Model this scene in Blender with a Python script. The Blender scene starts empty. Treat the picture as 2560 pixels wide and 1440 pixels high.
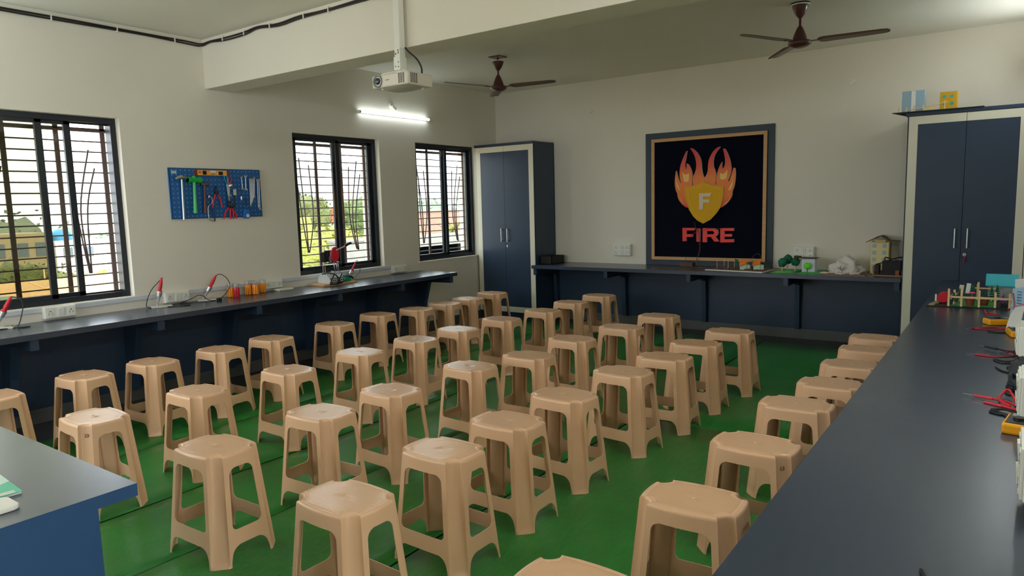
import bpy, bmesh, math, random
from mathutils import Vector, Matrix
random.seed(7)
S = bpy.context.scene
COL = S.collection
PI = math.pi

# ------------------------------------------------------------------ camera, world, sun, exposure
def look(yaw, pitch, roll):
    y, p, r = map(math.radians, (yaw, pitch, roll))
    f = Vector((-math.sin(y)*math.cos(p), math.cos(y)*math.cos(p), -math.sin(p)))
    rt = Vector((math.cos(y), math.sin(y), 0)); up = rt.cross(f)
    r2 = rt*math.cos(r) + up*math.sin(r); u2 = -rt*math.sin(r) + up*math.cos(r)
    return Matrix(((r2.x, u2.x, -f.x), (r2.y, u2.y, -f.y), (r2.z, u2.z, -f.z)))
cam_data = bpy.data.cameras.new('camera'); cam = bpy.data.objects.new('camera', cam_data); COL.objects.link(cam)
cam.location = (5.6039, -7.5635, 1.4673)
cam.rotation_euler = look(35.5674, 6.8571, -1.5041).to_euler()
cam_data.sensor_width = 36; cam_data.lens = 1747.59*36/2560; cam_data.clip_start = .05; cam_data.clip_end = 500
S.camera = cam
S.view_settings.view_transform = 'Standard'; S.view_settings.look = 'None'; S.view_settings.gamma = 1
S.view_settings.use_curve_mapping = False; S.view_settings.exposure = 0.68
S.cycles.use_denoising = True
S.cycles.max_bounces = 10; S.cycles.diffuse_bounces = 6; S.cycles.transparent_max_bounces = 16
S.cycles.sample_clamp_indirect = 8
W = bpy.data.worlds.new('sky'); S.world = W; W.use_nodes = True
bg = W.node_tree.nodes['Background']; bg.inputs[0].default_value = (.86, .94, 1, 1); bg.inputs[1].default_value = 4.0
sun_d = bpy.data.lights.new('sun', 'SUN'); sun_d.energy = 2.2; sun_d.angle = math.radians(3); sun_d.color = (1, .95, .85)
sun = bpy.data.objects.new('sun', sun_d); COL.objects.link(sun); sun.rotation_euler = (math.radians(-18), math.radians(38), 0)
def portal(name, loc, rot, sx, sy):
    d = bpy.data.lights.new(name, 'AREA'); d.shape = 'RECTANGLE'; d.size = sx; d.size_y = sy
    d.cycles.is_portal = True
    o = bpy.data.objects.new(name, d); COL.objects.link(o); o.location = loc; o.rotation_euler = rot

# ------------------------------------------------------------------ materials
def srgb(r, g, b):
    f = lambda c: (c/255/12.92) if c/255 <= .04045 else ((c/255+.055)/1.055)**2.4
    return (f(r), f(g), f(b), 1)
MATS = {}
def mat(name, col, rough=.5, metal=0., bump=None, var=None, spec=.5, coat=0, trans=0, emit=None, ior=1.45):
    """bump=(scale, strength, distance); var=(scale, amount, stretch)"""
    if name in MATS: return MATS[name]
    m = bpy.data.materials.new(name); m.use_nodes = True; nt = m.node_tree; b = nt.nodes['Principled BSDF']
    c = col if len(col) == 4 else (*col, 1)
    b.inputs['Base Color'].default_value = c; b.inputs['Roughness'].default_value = rough
    b.inputs['Metallic'].default_value = metal; b.inputs['Specular IOR Level'].default_value = spec
    b.inputs['Coat Weight'].default_value = coat; b.inputs['Transmission Weight'].default_value = trans
    b.inputs['IOR'].default_value = ior
    if emit: b.inputs['Emission Color'].default_value = (*emit[:3], 1); b.inputs['Emission Strength'].default_value = emit[3]
    tc = nt.nodes.new('ShaderNodeTexCoord')
    if var:
        n = nt.nodes.new('ShaderNodeTexNoise'); n.inputs['Scale'].default_value = var[0]; n.inputs['Detail'].default_value = 5
        if len(var) > 2:
            mp = nt.nodes.new('ShaderNodeMapping'); mp.inputs['Scale'].default_value = var[2]
            nt.links.new(tc.outputs['Object'], mp.inputs[0]); nt.links.new(mp.outputs[0], n.inputs['Vector'])
        else: nt.links.new(tc.outputs['Object'], n.inputs['Vector'])
        mx = nt.nodes.new('ShaderNodeMix'); mx.data_type = 'RGBA'
        k = var[1]; mx.inputs[6].default_value = tuple(x*(1-k) for x in c[:3])+(1,); mx.inputs[7].default_value = tuple(min(1, x*(1+k)) for x in c[:3])+(1,)
        nt.links.new(n.outputs['Fac'], mx.inputs[0]); nt.links.new(mx.outputs[2], b.inputs['Base Color'])
    if bump:
        n = nt.nodes.new('ShaderNodeTexNoise'); n.inputs['Scale'].default_value = bump[0]; n.inputs['Detail'].default_value = 4
        nt.links.new(tc.outputs['Object'], n.inputs['Vector'])
        bp = nt.nodes.new('ShaderNodeBump'); bp.inputs['Strength'].default_value = bump[1]; bp.inputs['Distance'].default_value = bump[2]
        nt.links.new(n.outputs['Fac'], bp.inputs['Height']); nt.links.new(bp.outputs[0], b.inputs['Normal'])
    MATS[name] = m; return m
def ribs(m, axis, period, dist, strength=1, mask_top=False):
    nt = m.node_tree; b = nt.nodes['Principled BSDF']
    tc = nt.nodes.new('ShaderNodeTexCoord'); sp = nt.nodes.new('ShaderNodeSeparateXYZ'); nt.links.new(tc.outputs['Object'], sp.inputs[0])
    mu = nt.nodes.new('ShaderNodeMath'); mu.operation = 'MULTIPLY'; mu.inputs[1].default_value = 2*PI/period
    nt.links.new(sp.outputs[axis], mu.inputs[0])
    si = nt.nodes.new('ShaderNodeMath'); si.operation = 'SINE'; nt.links.new(mu.outputs[0], si.inputs[0])
    bp = nt.nodes.new('ShaderNodeBump'); bp.inputs['Strength'].default_value = strength; bp.inputs['Distance'].default_value = dist
    nt.links.new(si.outputs[0], bp.inputs['Height'])
    old = b.inputs['Normal'].links
    if old: nt.links.new(old[0].from_socket, bp.inputs['Normal'])
    nt.links.new(bp.outputs[0], b.inputs['Normal'])
    return si, b, nt
def glassy(name, tint, gl=.06, rough=.02):
    if name in MATS: return MATS[name]
    m = bpy.data.materials.new(name); m.use_nodes = True; nt = m.node_tree; nt.nodes.clear()
    o = nt.nodes.new('ShaderNodeOutputMaterial'); t = nt.nodes.new('ShaderNodeBsdfTransparent'); t.inputs[0].default_value = (*tint, 1)
    g = nt.nodes.new('ShaderNodeBsdfGlossy'); g.inputs['Roughness'].default_value = rough
    x = nt.nodes.new('ShaderNodeMixShader'); x.inputs[0].default_value = gl
    nt.links.new(t.outputs[0], x.inputs[1]); nt.links.new(g.outputs[0], x.inputs[2]); nt.links.new(x.outputs[0], o.inputs[0])
    MATS[name] = m; return m
WALL = mat('wall_paint', srgb(230, 223, 208), .75, bump=(9, .25, .004), var=(1.3, .035))
CEIL = mat('ceiling_paint', srgb(230, 226, 212), .8, bump=(6, .2, .004), var=(.9, .03))
NAVY = mat('navy_laminate', srgb(41, 58, 80), .36, bump=(260, .12, .0006), var=(3, .05))
NAVYTOP = mat('navy_laminate_top', srgb(46, 58, 76), .27, bump=(300, .12, .0006), var=(2.2, .08), spec=.85, coat=.2)
DESKLIT = mat('navy_laminate_daylit', srgb(44, 74, 112), .38, bump=(260, .12, .0006), var=(3, .05))  # same navy laminate, daylight on the desk painted in as brighter blue
NAVYTOP.node_tree.nodes['Principled BSDF'].inputs['Coat Roughness'].default_value = .3
CREAM = mat('cream_laminate', srgb(222, 217, 196), .45, var=(5, .03))
STONE = mat('dark_stone', srgb(58, 60, 60), .35, bump=(20, .15, .002), var=(4, .3))
SKIRT = mat('grey_skirting_stone', srgb(86, 88, 86), .5, bump=(30, .2, .002), var=(6, .25))
ALU = mat('black_powder_coat', srgb(30, 35, 42), .35)
GRILL = mat('grille_paint_bloomed', srgb(112, 94, 92), .5)  # dark-brown bars, lightened to paint in the window bloom
WHITE = mat('white_plastic', srgb(232, 230, 220), .35)
WHITEG = mat('white_trunking', srgb(205, 208, 214), .4)
HOLE = mat('socket_hole', srgb(20, 20, 20), .6)
CHROME = mat('bright_steel', (.6, .6, .61), .3, 1)
STEEL = mat('dull_steel', (.5, .5, .52), .35, 1)
BLACK = mat('black_plastic', srgb(22, 23, 26), .4)
RED = mat('red_plastic', srgb(205, 30, 45), .35)
DRED = mat('dull_red_cable', srgb(170, 40, 55), .45)
PINK = mat('pink_paper', srgb(235, 90, 130), .6)
WOOD = mat('pale_wood', srgb(205, 160, 110), .6, var=(8, .2, (1, 12, 12)))
STICK = mat('ice_cream_stick_wood', srgb(232, 200, 150), .6, var=(10, .12))
BROWN = mat('maroon_enamel', srgb(86, 46, 42), .3, coat=.3)
BLADE = mat('brown_blade_enamel', srgb(116, 90, 76), .38)
GREEN = mat('green_plastic', srgb(25, 165, 70), .35)
ORANGE = mat('orange_plastic', srgb(250, 160, 20), .4)
YEL = mat('yellow_orange_plastic', srgb(240, 165, 20), .4)
BLUE = mat('blue_pegboard', srgb(24, 92, 158), .4, var=(3, .06))
PAPER = mat('white_paper', srgb(235, 235, 230), .7)
LBLUE = mat('light_blue_card', srgb(152, 180, 198), .6, var=(6, .06))
TEAL = mat('teal_card', srgb(40, 185, 205), .55)
GREY = mat('grey_card', srgb(170, 172, 170), .6)
BRNCARD = mat('brown_card', srgb(105, 80, 60), .8, bump=(60, .6, .006), var=(20, .35))
GRASS = mat('craft_grass', srgb(50, 140, 60), .8, bump=(120, .5, .003), var=(25, .25))
DGREEN = mat('dark_green_foam', srgb(0, 100, 70), .6, bump=(40, .4, .004))
LGREEN = mat('lime_green_paper', srgb(120, 220, 60), .6)

# ------------------------------------------------------------------ mesh helpers
class M:
    def __init__(s): s.b = bmesh.new(); s.mi = 0
    def _f(s, vs):
        try:
            f = s.b.faces.new(vs); f.material_index = s.mi; return f
        except ValueError: return None
    def box(s, x0, x1, y0, y1, z0, z1, T=None):
        co = [(x0,y0,z0),(x1,y0,z0),(x1,y1,z0),(x0,y1,z0),(x0,y0,z1),(x1,y0,z1),(x1,y1,z1),(x0,y1,z1)]
        v = [s.b.verts.new(T @ Vector(c) if T else c) for c in co]
        for q in ((3,2,1,0),(4,5,6,7),(0,1,5,4),(1,2,6,5),(2,3,7,6),(3,0,4,7)): s._f([v[i] for i in q])
        return s
    def cb(s, c, size, rot=(0,0,0)):
        from mathutils import Euler
        T = Matrix.Translation(c) @ Euler(rot).to_matrix().to_4x4(); a, b2, d = (k/2 for k in size)
        return s.box(-a, a, -b2, b2, -d, d, T)
    def prism(s, pts, axis, a0, a1):
        """pts in the two other axes, in xyz order; extruded along axis from a0 to a1"""
        def mk(p, a):
            return {'x': (a, p[0], p[1]), 'y': (p[0], a, p[1]), 'z': (p[0], p[1], a)}[axis]
        A = [s.b.verts.new(mk(p, a0)) for p in pts]; B = [s.b.verts.new(mk(p, a1)) for p in pts]
        s._f(A[::-1]); s._f(B); n = len(pts)
        for i in range(n): s._f([A[i], A[(i+1)%n], B[(i+1)%n], B[i]])
        return s
    def cyl(s, p0, p1, r0, r1=None, n=16, cap=True):
        r1 = r0 if r1 is None else r1
        p0, p1 = Vector(p0), Vector(p1); d = (p1-p0).normalized()
        u = d.orthogonal().normalized(); w = d.cross(u)
        A = [s.b.verts.new(p0+(u*math.cos(2*PI*i/n)+w*math.sin(2*PI*i/n))*r0) for i in range(n)]
        B = [s.b.verts.new(p1+(u*math.cos(2*PI*i/n)+w*math.sin(2*PI*i/n))*r1) for i in range(n)]
        for i in range(n): s._f([A[i], A[(i+1)%n], B[(i+1)%n], B[i]])
        if cap: s._f(A[::-1]); s._f(B)
        return s
    def tube(s, pts, r, n=8, smooth=4):
        P = [Vector(p) for p in pts]
        if smooth > 1 and len(P) > 2:
            Q = []
            for i in range(len(P)-1):
                a, b2, c, d = P[max(i-1,0)], P[i], P[i+1], P[min(i+2,len(P)-1)]
                for k in range(smooth):
                    t = k/smooth
                    Q.append(.5*((2*b2)+(-a+c)*t+(2*a-5*b2+4*c-d)*t*t+(-a+3*b2-3*c+d)*t**3))
            Q.append(P[-1]); P = Q
        u = None; rings = []
        for i, p in enumerate(P):
            d = (P[min(i+1,len(P)-1)]-P[max(i-1,0)]).normalized()
            u = d.orthogonal().normalized() if u is None else (u-d*u.dot(d)).normalized()
            w = d.cross(u); rr = r(i/(len(P)-1)) if callable(r) else r
            rings.append([s.b.verts.new(p+(u*math.cos(2*PI*k/n)+w*math.sin(2*PI*k/n))*rr) for k in range(n)])
        for A, B in zip(rings, rings[1:]):
            for k in range(n): s._f([A[k], A[(k+1)%n], B[(k+1)%n], B[k]])
        s._f(rings[0][::-1]); s._f(rings[-1]); return s
    def lathe(s, prof, c=(0,0,0), n=28, T=None):
        rings = []
        for r, z in prof:
            if r < 1e-6: v = Vector((c[0], c[1], c[2]+z)); rings.append([s.b.verts.new(T @ v if T else v)])
            else:
                ring = []
                for k in range(n):
                    v = Vector((c[0]+r*math.cos(2*PI*k/n), c[1]+r*math.sin(2*PI*k/n), c[2]+z)); ring.append(s.b.verts.new(T @ v if T else v))
                rings.append(ring)
        for A, B in zip(rings, rings[1:]):
            for k in range(n):
                k2 = (k+1) % n
                if len(A) == 1 and len(B) == 1: continue
                if len(A) == 1: s._f([A[0], B[k2], B[k]])
                elif len(B) == 1: s._f([A[k], A[k2], B[0]])
                else: s._f([A[k], A[k2], B[k2], B[k]])
        return s
    def blob(s, c, r, seed=0, sub=3, amp=.25, sc=(1,1,1)):
        from mathutils import noise
        g = bmesh.ops.create_icosphere(s.b, subdivisions=sub, radius=1)
        for v in g['verts']:
            d = v.co.normalized(); k = 1+amp*noise.noise(d*2.2+Vector((seed*7.1, seed*3.3, 0)))+amp*.5*noise.noise(d*6+Vector((seed, 0, seed)))
            v.co = Vector(c)+Vector((d.x*r*sc[0]*k, d.y*r*sc[1]*k, d.z*r*sc[2]*k))
        for f in {f for v in g['verts'] for f in v.link_faces}: f.material_index = s.mi; f.smooth = True
        return s
def obj(name, m, material, parent=None, smooth=False, bev=0, recalc=True):
    if recalc: bmesh.ops.recalc_face_normals(m.b, faces=m.b.faces[:])
    me = bpy.data.meshes.new(name); m.b.to_mesh(me); m.b.free()
    for k in (material if isinstance(material, (list, tuple)) else [material]): me.materials.append(k)
    if smooth is True:
        for p in me.polygons: p.use_smooth = True
    o = bpy.data.objects.new(name, me); COL.objects.link(o)
    if smooth == 'auto':
        for p in me.polygons: p.use_smooth = True
        if hasattr(me, 'set_sharp_from_angle'): me.set_sharp_from_angle(angle=math.radians(35))
    if parent: o.parent = parent
    if bev:
        b = o.modifiers.new('bevel', 'BEVEL'); b.width = bev; b.segments = 2; b.limit_method = 'ANGLE'
    return o
def tag(o, label=None, cat=None, group=None, kind=None):
    if label: o['label'] = label
    if cat: o['category'] = cat
    if group: o['group'] = group
    if kind: o['kind'] = kind
    return o
def thing(name, loc, label, cat, group=None, rz=0):
    o = bpy.data.objects.new(name, None); COL.objects.link(o); o.location = loc; o.rotation_euler = (0, 0, rz)
    o.empty_display_size = .05
    return tag(o, label, cat, group)
def bake(o):
    """apply modifiers so that copies share the finished mesh"""
    dg = bpy.context.evaluated_depsgraph_get(); e = o.evaluated_get(dg)
    me = bpy.data.meshes.new_from_object(e); o.modifiers.clear(); o.data = me; return o
def dup(root, loc, rz, label=None, group=None):
    r = root.copy(); COL.objects.link(r); r.location = loc; r.rotation_euler = (0, 0, rz)
    if label: r['label'] = label
    if group: r['group'] = group
    for ch in list(root.children):
        c = ch.copy(); COL.objects.link(c); c.parent = r
        for g in list(ch.children):
            d = g.copy(); COL.objects.link(d); d.parent = c
    return r
def struct(name, m, material, label, parent=None, **k):
    o = obj(name, m, material, parent, **k)
    if not parent: tag(o, label, name.split('_')[0], kind='structure')
    return o

# ------------------------------------------------------------------ room shell
XR, YF, H = 5.70, -9.0, 2.9          # right wall, front wall, ceiling height
HC, HB = .7236, .684                 # counter top height, its underside
WT, WB = 2.197, .824                 # window head and sill
WINS = [(-6.32, -4.84), (-3.251, -2.127), (-1.56, -.445)]
struct('floor', M().box(-.3, 8, YF-.3, .3, -.2, 0), STONE, 'dark polished stone floor showing around the green mats')
struct('ceiling', M().box(-.3, 8, YF-.3, .3, H, H+.2), CEIL, 'off-white painted ceiling with the two brown fans')
def grid_wall(axis, lo, hi, a_list, z0, z1, holes, name, label):
    m = M(); cuts = sorted({a_list[0], a_list[1], *[h[0] for h in holes], *[h[1] for h in holes]})
    for a, b in zip(cuts, cuts[1:]):
        hh = [h for h in holes if h[0] <= a+1e-6 and h[1] >= b-1e-6]
        segs = [(z0, z1)] if not hh else [(z0, hh[0][2]), (hh[0][3], z1)]
        for s0, s1 in segs:
            if axis == 'x': m.box(lo, hi, a, b, s0, s1)
            else: m.box(a, b, lo, hi, s0, s1)
    bmesh.ops.remove_doubles(m.b, verts=m.b.verts[:], dist=1e-5)
    return struct(name, m, WALL, label)
grid_wall('x', -.3, 0, (YF-.3, .3), 0, H, [(a, b, WB, WT) for a, b in WINS]+[(-8.7, -7.2, WB, WT)], 'wall_left', 'off-white painted wall with the three grilled windows')  # last opening is an extra window, added out of view for daylight
struct('wall_back', M().box(0, 8, 0, .3, 0, H), WALL, 'off-white painted wall behind the flame emblem board')
struct('wall_right', M().box(XR, XR+.25, -6.75, 0, 0, H), WALL, 'off-white painted wall behind the right-hand counter')
grid_wall('y', YF-.3, YF, (0, 8), 0, H, [(.5, 2.6, .9, 2.5)], 'wall_front', 'off-white wall with an added window, out of view')  # unseen window opening, sized for the daylight it lets in
struct('wall_side', M().box(7.8, 8, YF, -8.7, 0, H).box(7.8, 8, -7.0, -6.75, 0, H).box(7.8, 8, -8.7, -7.0, 2.4, H).box(XR+.25, 8, -6.8, -6.6, 0, H), WALL, 'off-white wall of the unseen entrance bay')  # unseen doorway, put in for daylight on the desk side
for i, (a, b) in enumerate(WINS): portal('window_portal', (-.31, (a+b)/2, (WB+WT)/2), (0, -PI/2, 0), WT-WB, b-a)
portal('window_portal', (-.31, -7.95, (WB+WT)/2), (0, -PI/2, 0), WT-WB, 1.5)  # guides skylight through the added left-wall window
portal('window_portal', (1.55, YF-.31, 1.7), (PI/2, 0, 0), 2.1, 1.6)  # guides skylight through the added window behind the camera
portal('unseen_door_portal', (8.01, -7.85, 1.2), (0, PI/2, 0), 2.35, 1.7)
struct('trim_1', M().box(0, 8, -4.107, -3.861, 2.496, H), WALL, 'deep plastered beam crossing the ceiling', bev=.004)
struct('trim_2', M().box(0, .025, YF, -.02, 0, .105), SKIRT, 'grey stone skirting along the window wall', bev=.002)
struct('trim_3', M().box(0, XR, -.025, 0, 0, .105), SKIRT, 'grey stone skirting along the back wall', bev=.002)

# windows
PT = glassy('tinted_pane', (.62, .61, .53)); PC = glassy('clear_pane', (.93, .95, .93)); PH = glassy('hazy_pane', (.9, .9, .85))
RODS = {1: [[(-5.114,1.896),(-5.119,1.508),(-5.067,1.018)],[(-4.994,1.964),(-5.088,1.507),(-5.058,1.018)],[(-4.961,1.825),(-5.039,1.506),(-5.052,1.017)]],
        2: [[(-3.081,1.83),(-3.036,1.402),(-2.985,1.028)],[(-3.036,1.977),(-2.996,1.401),(-2.98,1.027)],[(-2.921,1.909),(-2.897,1.398),(-2.97,1.027)],
            [(-2.394,1.903),(-2.414,1.384),(-2.337,1.025)],[(-2.282,1.971),(-2.374,1.383),(-2.32,1.015)],[(-2.24,1.83),(-2.329,1.381),(-2.308,1.014)]],
        3: [[(-1.343,1.96),(-1.266,1.399),(-1.267,1.021)],[(-1.317,1.828),(-1.301,1.4),(-1.267,1.021)],[(-1.222,1.892),(-1.187,1.397),(-1.253,1.021)],
            [(-.694,1.899),(-.707,1.385),(-.632,1.024)],[(-.58,1.972),(-.673,1.435),(-.617,1.013)],[(-.54,1.831),(-.636,1.383),(-.609,1.013)]]}
RODS[1] += [[(a-.62, z) for a, z in r] for r in RODS[1]]
VB = {1: (-6.27, -5.875, -5.549, -5.203, -4.874), 2: (-3.2, -2.815, -2.487, -2.154), 3: (-1.51, -1.132, -.797, -.449)}
WLAB = {1: 'large black sliding window with tinted panes, at the left edge', 2: 'black two-pane window with grille, beside the tool board', 3: 'narrow black window with grille next to the corner cupboard'}
for i, (y0, y1) in enumerate(WINS, 1):
    w = bpy.data.objects.new('window_%d' % i, None); COL.objects.link(w); w.location = (0, (y0+y1)/2, WB)
    tag(w, WLAB[i], 'window', kind='structure')
    yc = (y0+y1)/2
    def P(name, m, mt, par=w, **k):
        o = obj(name, m, mt, par, **k)
        if par is w: o.matrix_parent_inverse = Matrix.Translation((0, -yc, -WB))
        return o
    f = M(); fw = .042
    f.box(-.145, -.06, y0, y1, WT-fw, WT).box(-.145, -.06, y0, y1, WB, WB+fw)
    f.box(-.145, -.06, y0, y0+fw, WB+fw, WT-fw).box(-.145, -.06, y1-fw, y1, WB+fw, WT-fw)
    for zz in (WB+fw, WT-fw-.012): f.box(-.112, -.106, y0+fw, y1-fw, zz, zz+.012)
    P('window_frame', f, ALU, bev=.003)
    def sash(a, b, x, pane):
        m = M(); t = .028
        z0, z1 = WB+fw-.004, WT-fw+.004
        m.box(x-.014, x+.014, a, b, z1-t, z1).box(x-.014, x+.014, a, b, z0, z0+t+.006)
        m.box(x-.014, x+.014, a, a+.045, z0, z1).box(x-.014, x+.014, b-.045, b, z0, z1)
        s = P('sash', m, ALU, bev=.002)
        g = M().box(x-.002, x+.002, a+.04, b-.04, z0+t, z1-t)
        p = obj('pane', g, pane, s)
        lk = M().box(x+.012, x+.022, b-.034, b-.014, 1.42, 1.5); obj('latch', lk, BLACK, s, bev=.002)
        return s
    if i == 1:
        sash(-5.40, -5.155, -.085, PH) if 0 else None
        sash(y0+fw, -5.352, -.078, PT); sash(-5.76, -5.152, -.108, PH); 
    else:
        mid = -2.663 if i == 2 else -.975
        sash(y0+fw, mid+.034, -.082, PC); sash(mid-.034, y1-fw, -.112, PC)
    g = M()
    for v in VB[i]: g.box(-.226, -.214, v-.017, v+.017, WB+.005, WT-.005)
    k = 0; z = 2.106
    while z > WB+.03: g.cyl((-.212, y0, z), (-.212, y1, z), .0055, n=8); z -= .0787
    g.box(-.226, -.214, y0, y1, 2.1, 2.13)
    P('grille', g, GRILL)
    for r in RODS[i]:
        P('ornament_rod', M().tube([(-.2, a, b) for a, b in r], .0065, 8, 6), GRILL, smooth=True)
    sl = M().box(-.3, -.15, y0, y1, WB-.001, WB+.006)
    P('outer_sill', sl, mat('outer_reveal', srgb(200, 182, 140), .8))
    if i == 3:
        P('window_sill', M().box(0, .012, y0-.02, y1+.12, WB-.012, WB), WALL)

# ------------------------------------------------------------------ green mats
mg = mat('green_ribbed_mat', srgb(38, 122, 48), .3, var=(2.5, .22), bump=(3.5, .5, .01), spec=.5)
ribs(mg, 0, .0105, .0007, .8)
MG = [('far left strip under the stools next to the window counter', .50, 1.262, -8.4, -.36, 0), ('second strip from the window side', 1.268, 2.128, -8.4, -.34, .0015),
      ('narrow strip between two seams in the middle', 2.134, 2.774, -8.4, -.33, 0), ('strip just right of the middle seams', 2.78, 3.60, -8.4, -.33, .002),
      ('wide front sheet beside the right-hand counter', 3.604, 5.60, -8.4, -3.335, 0), ('far sheet in front of the back counter', 3.604, 5.60, -3.33, -.36, 0)]
for lab, x0, x1, y0, y1, dz in MG:
    m = M(); nx, ny = 6, max(6, int((y1-y0)*3)); V = []
    for j in range(ny+1):
        for i in range(nx+1):
            x = x0+.003+(x1-x0-.006)*i/nx; y = y0+(y1-y0)*j/ny
            z = .004+dz+random.uniform(0, .0012)+(.003 if i in (0, nx) and j % 3 == 0 else 0)
            V.append(m.b.verts.new((x, y, z)))
    for j in range(ny):
        for i in range(nx): a = j*(nx+1)+i; m._f([V[a], V[a+1], V[a+nx+2], V[a+nx+1]])
    o = obj('floor_mat', m, mg, smooth=True)
    so = o.modifiers.new('s', 'SOLIDIFY'); so.thickness = .0038; so.offset = -1
    tag(o, 'green ribbed floor mat, '+lab, 'mat', 'green ribbed floor mats')

# ------------------------------------------------------------------ stools
BEIGE = mat('beige_plastic', srgb(226, 181, 143), .29, bump=(14, .08, .002), var=(3, .04), spec=.5)
BTOP = mat('beige_plastic_ribbed', srgb(226, 181, 143), .2, var=(3, .04), spec=.6)
ribs(BTOP, 1, .0066, .0003, .8)
SH = .46
def half_x(z): return .206-(.206-.1625)*z/SH
def half_y(z): return .156-(.156-.118)*z/SH
def cham(z): return .054-(.054-.045)*z/SH
FL, R1, R2 = .0225, .032, .022
def opening(z, b):
    """half width of the hole in a side at height z, None when the side is closed there"""
    if z < .084:
        o = b-.009-.012*max(0, (z-.02)/.06); r = .036; t = .084-z
        return o if t >= r else o-r+math.sqrt(max(0, r*r-(r-t)**2))
    if z <= .148: return None
    if z < .148+R2: t = z-.148; o = b-FL; return o-R2+math.sqrt(max(0, R2*R2-(R2-t)**2))
    if z < .405-R1: return b-FL
    if z < .405: t = .405-z; o = b-FL; return o-R1+math.sqrt(max(0, R1*R1-(R1-t)**2))
    return None
def arcs(z0, z1, n): return [z0+(z1-z0)*(1-math.cos(PI/2*i/n)) for i in range(n+1)]
rows = [0, .006, .014, .024, .034]+[.084-(.084-.048)*(1-math.sin(PI/2*i/5)) for i in range(5)]+[.0839, .0841, .12, .1479, .1481]
rows += [.148+R2*(1-math.cos(PI/2*i/4)) for i in range(1, 5)]+[.2, .24, .28, .32, .355, .375]
rows += [.405-R1*(1-math.sin(PI/2*i/5)) for i in range(1, 5)]+[.4049, .4051, .42, .435, .448]
NS, NF, NC = 10, 3, 9   # middle, flange and corner columns
def outline(z, k):
    """closed list of (x, y, tag) around the stool at height z"""
    c = cham(z); zz = min(max(z, 0), SH)
    dep = -.018+.013*max(0, 1-zz/.28)   # corner groove: hollow at the seat, full at the foot
    out = []
    for s in range(4):
        A, B = (half_x(z), half_y(z)) if s % 2 == 0 else (half_y(z), half_x(z)); b = B-c
        o = opening(zz, b)
        if o is None: o = b-.009-.012-.036 if zz < .12 else (b-FL-R2 if zz < .2 else b-FL-R1)
        o = max(o, .012)
        us = [-b+(b-o)*i/NF for i in range(NF)]+[-o+2*o*i/NS for i in range(NS)]+[o+(b-o)*i/NF for i in range(NF+1)]
        tags = ['f']*NF+['m']*NS+['f']*NF
        bow = (.002+.010*(zz/SH)**2)*(1 if s % 2 else .55)
        Rm = Matrix.Rotation(s*PI/2, 2)
        for j, u in enumerate(us):
            x = A+bow*(1-(u/b)**2); v = Rm @ Vector((x, u)); out.append((v.x, v.y, tags[j] if j < len(tags) else 'c'))
        for j in range(1, NC):
            t = j/NC; q = math.sin(PI*t)**.36
            fl = .005*max(0, 1-z/.022)*math.sin(PI*t)**.3; v = Rm @ Vector((A-c*t+dep*q*.707+fl, B-c+c*t+dep*q*.707+fl)); out.append((v.x, v.y, 'c'))
    return out
def make_stool():
    parts = {}
    def part(k):
        if k not in parts: parts[k] = (M(), {})
        return parts[k]
    O = [outline(z, 0) for z in rows]; n = len(O[0]); per = n//4
    lens = NF*2+NS
    def quad(k, i, j):
        m, vm = part(k); j2 = (j+1) % n; vs = []
        for (a, b2) in ((i, j), (i, j2), (i+1, j2), (i+1, j)):
            if (a, b2) not in vm: vm[(a, b2)] = m.b.verts.new((O[a][b2][0], O[a][b2][1], rows[a]))
            vs.append(vm[(a, b2)])
        f = m._f(vs)
        if f: f.smooth = True
    for i in range(len(rows)-1):
        zm = (rows[i]+rows[i+1])/2; closed = opening(zm, half_y(zm)-cham(zm)) is None
        for j in range(n):
            side, jj = divmod(j, per); tg = O[i][j][2]
            if tg == 'm':
                if not closed: continue
                quad('seat' if zm > .3 else 'rung%d' % side, i, j)
            else:
                corner = side if jj > NF+NS-1 else (side-1) % 4
                quad('seat' if zm > .4049 else 'leg%d' % corner, i, j)
    # seat rim and top
    m, vm = part('seat'); last = len(rows)-1
    base = outline(.448, 0); prev = [vm[(last, j)] for j in range(n)]
    rr = .011
    def ring(inset, z):
        r = []
        for (x, y, _) in base:
            d = math.hypot(x, y); k = (d-inset)/d; r.append(m.b.verts.new((x*k, y*k, z)))
        return r
    prof = [(rr*(1-math.cos(t)), .449+rr*math.sin(t)) for t in (.35, .75, 1.15, 1.57)]+[(.014, .4605), (.0165, .4598), (.019, .4598), (.022, .4604)]
    for q, (ins, z) in enumerate(prof):
        cur = ring(ins, z)
        for j in range(n):
            f = m._f([prev[j], prev[(j+1) % n], cur[(j+1) % n], cur[j]])
            if f: f.smooth = True
        prev = cur
    d0 = [(v.co.x, v.co.y) for v in prev]
    for s, z in ((.8, .4602), (.55, .4601), (.3, .46), (.05, .46), (.04, .459)):
        cur = [m.b.verts.new((x*s, y*s, z)) for x, y in d0]
        for j in range(n):
            f = m._f([prev[j], prev[(j+1) % n], cur[(j+1) % n], cur[j]])
            if f: f.smooth = True; f.material_index = 1
        prev = cur
    f = m._f(prev)
    root = thing('plastic_stool', (0, 0, 0), 'x', 'stool')
    for k, (m, _) in sorted(parts.items()):
        nm = 'seat' if k == 'seat' else ('leg' if k.startswith('leg') else 'stretcher')
        o = obj(nm, m, [BEIGE, BTOP], root, recalc=False)
        if nm == 'seat': pass
        so = o.modifiers.new('s', 'SOLIDIFY'); so.thickness = .0032; so.offset = -1
        bake(o)
        if hasattr(o.data, 'set_sharp_from_angle'): o.data.set_sharp_from_angle(angle=math.radians(40))
    # small raised dots at the corner lips
    return root
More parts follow.
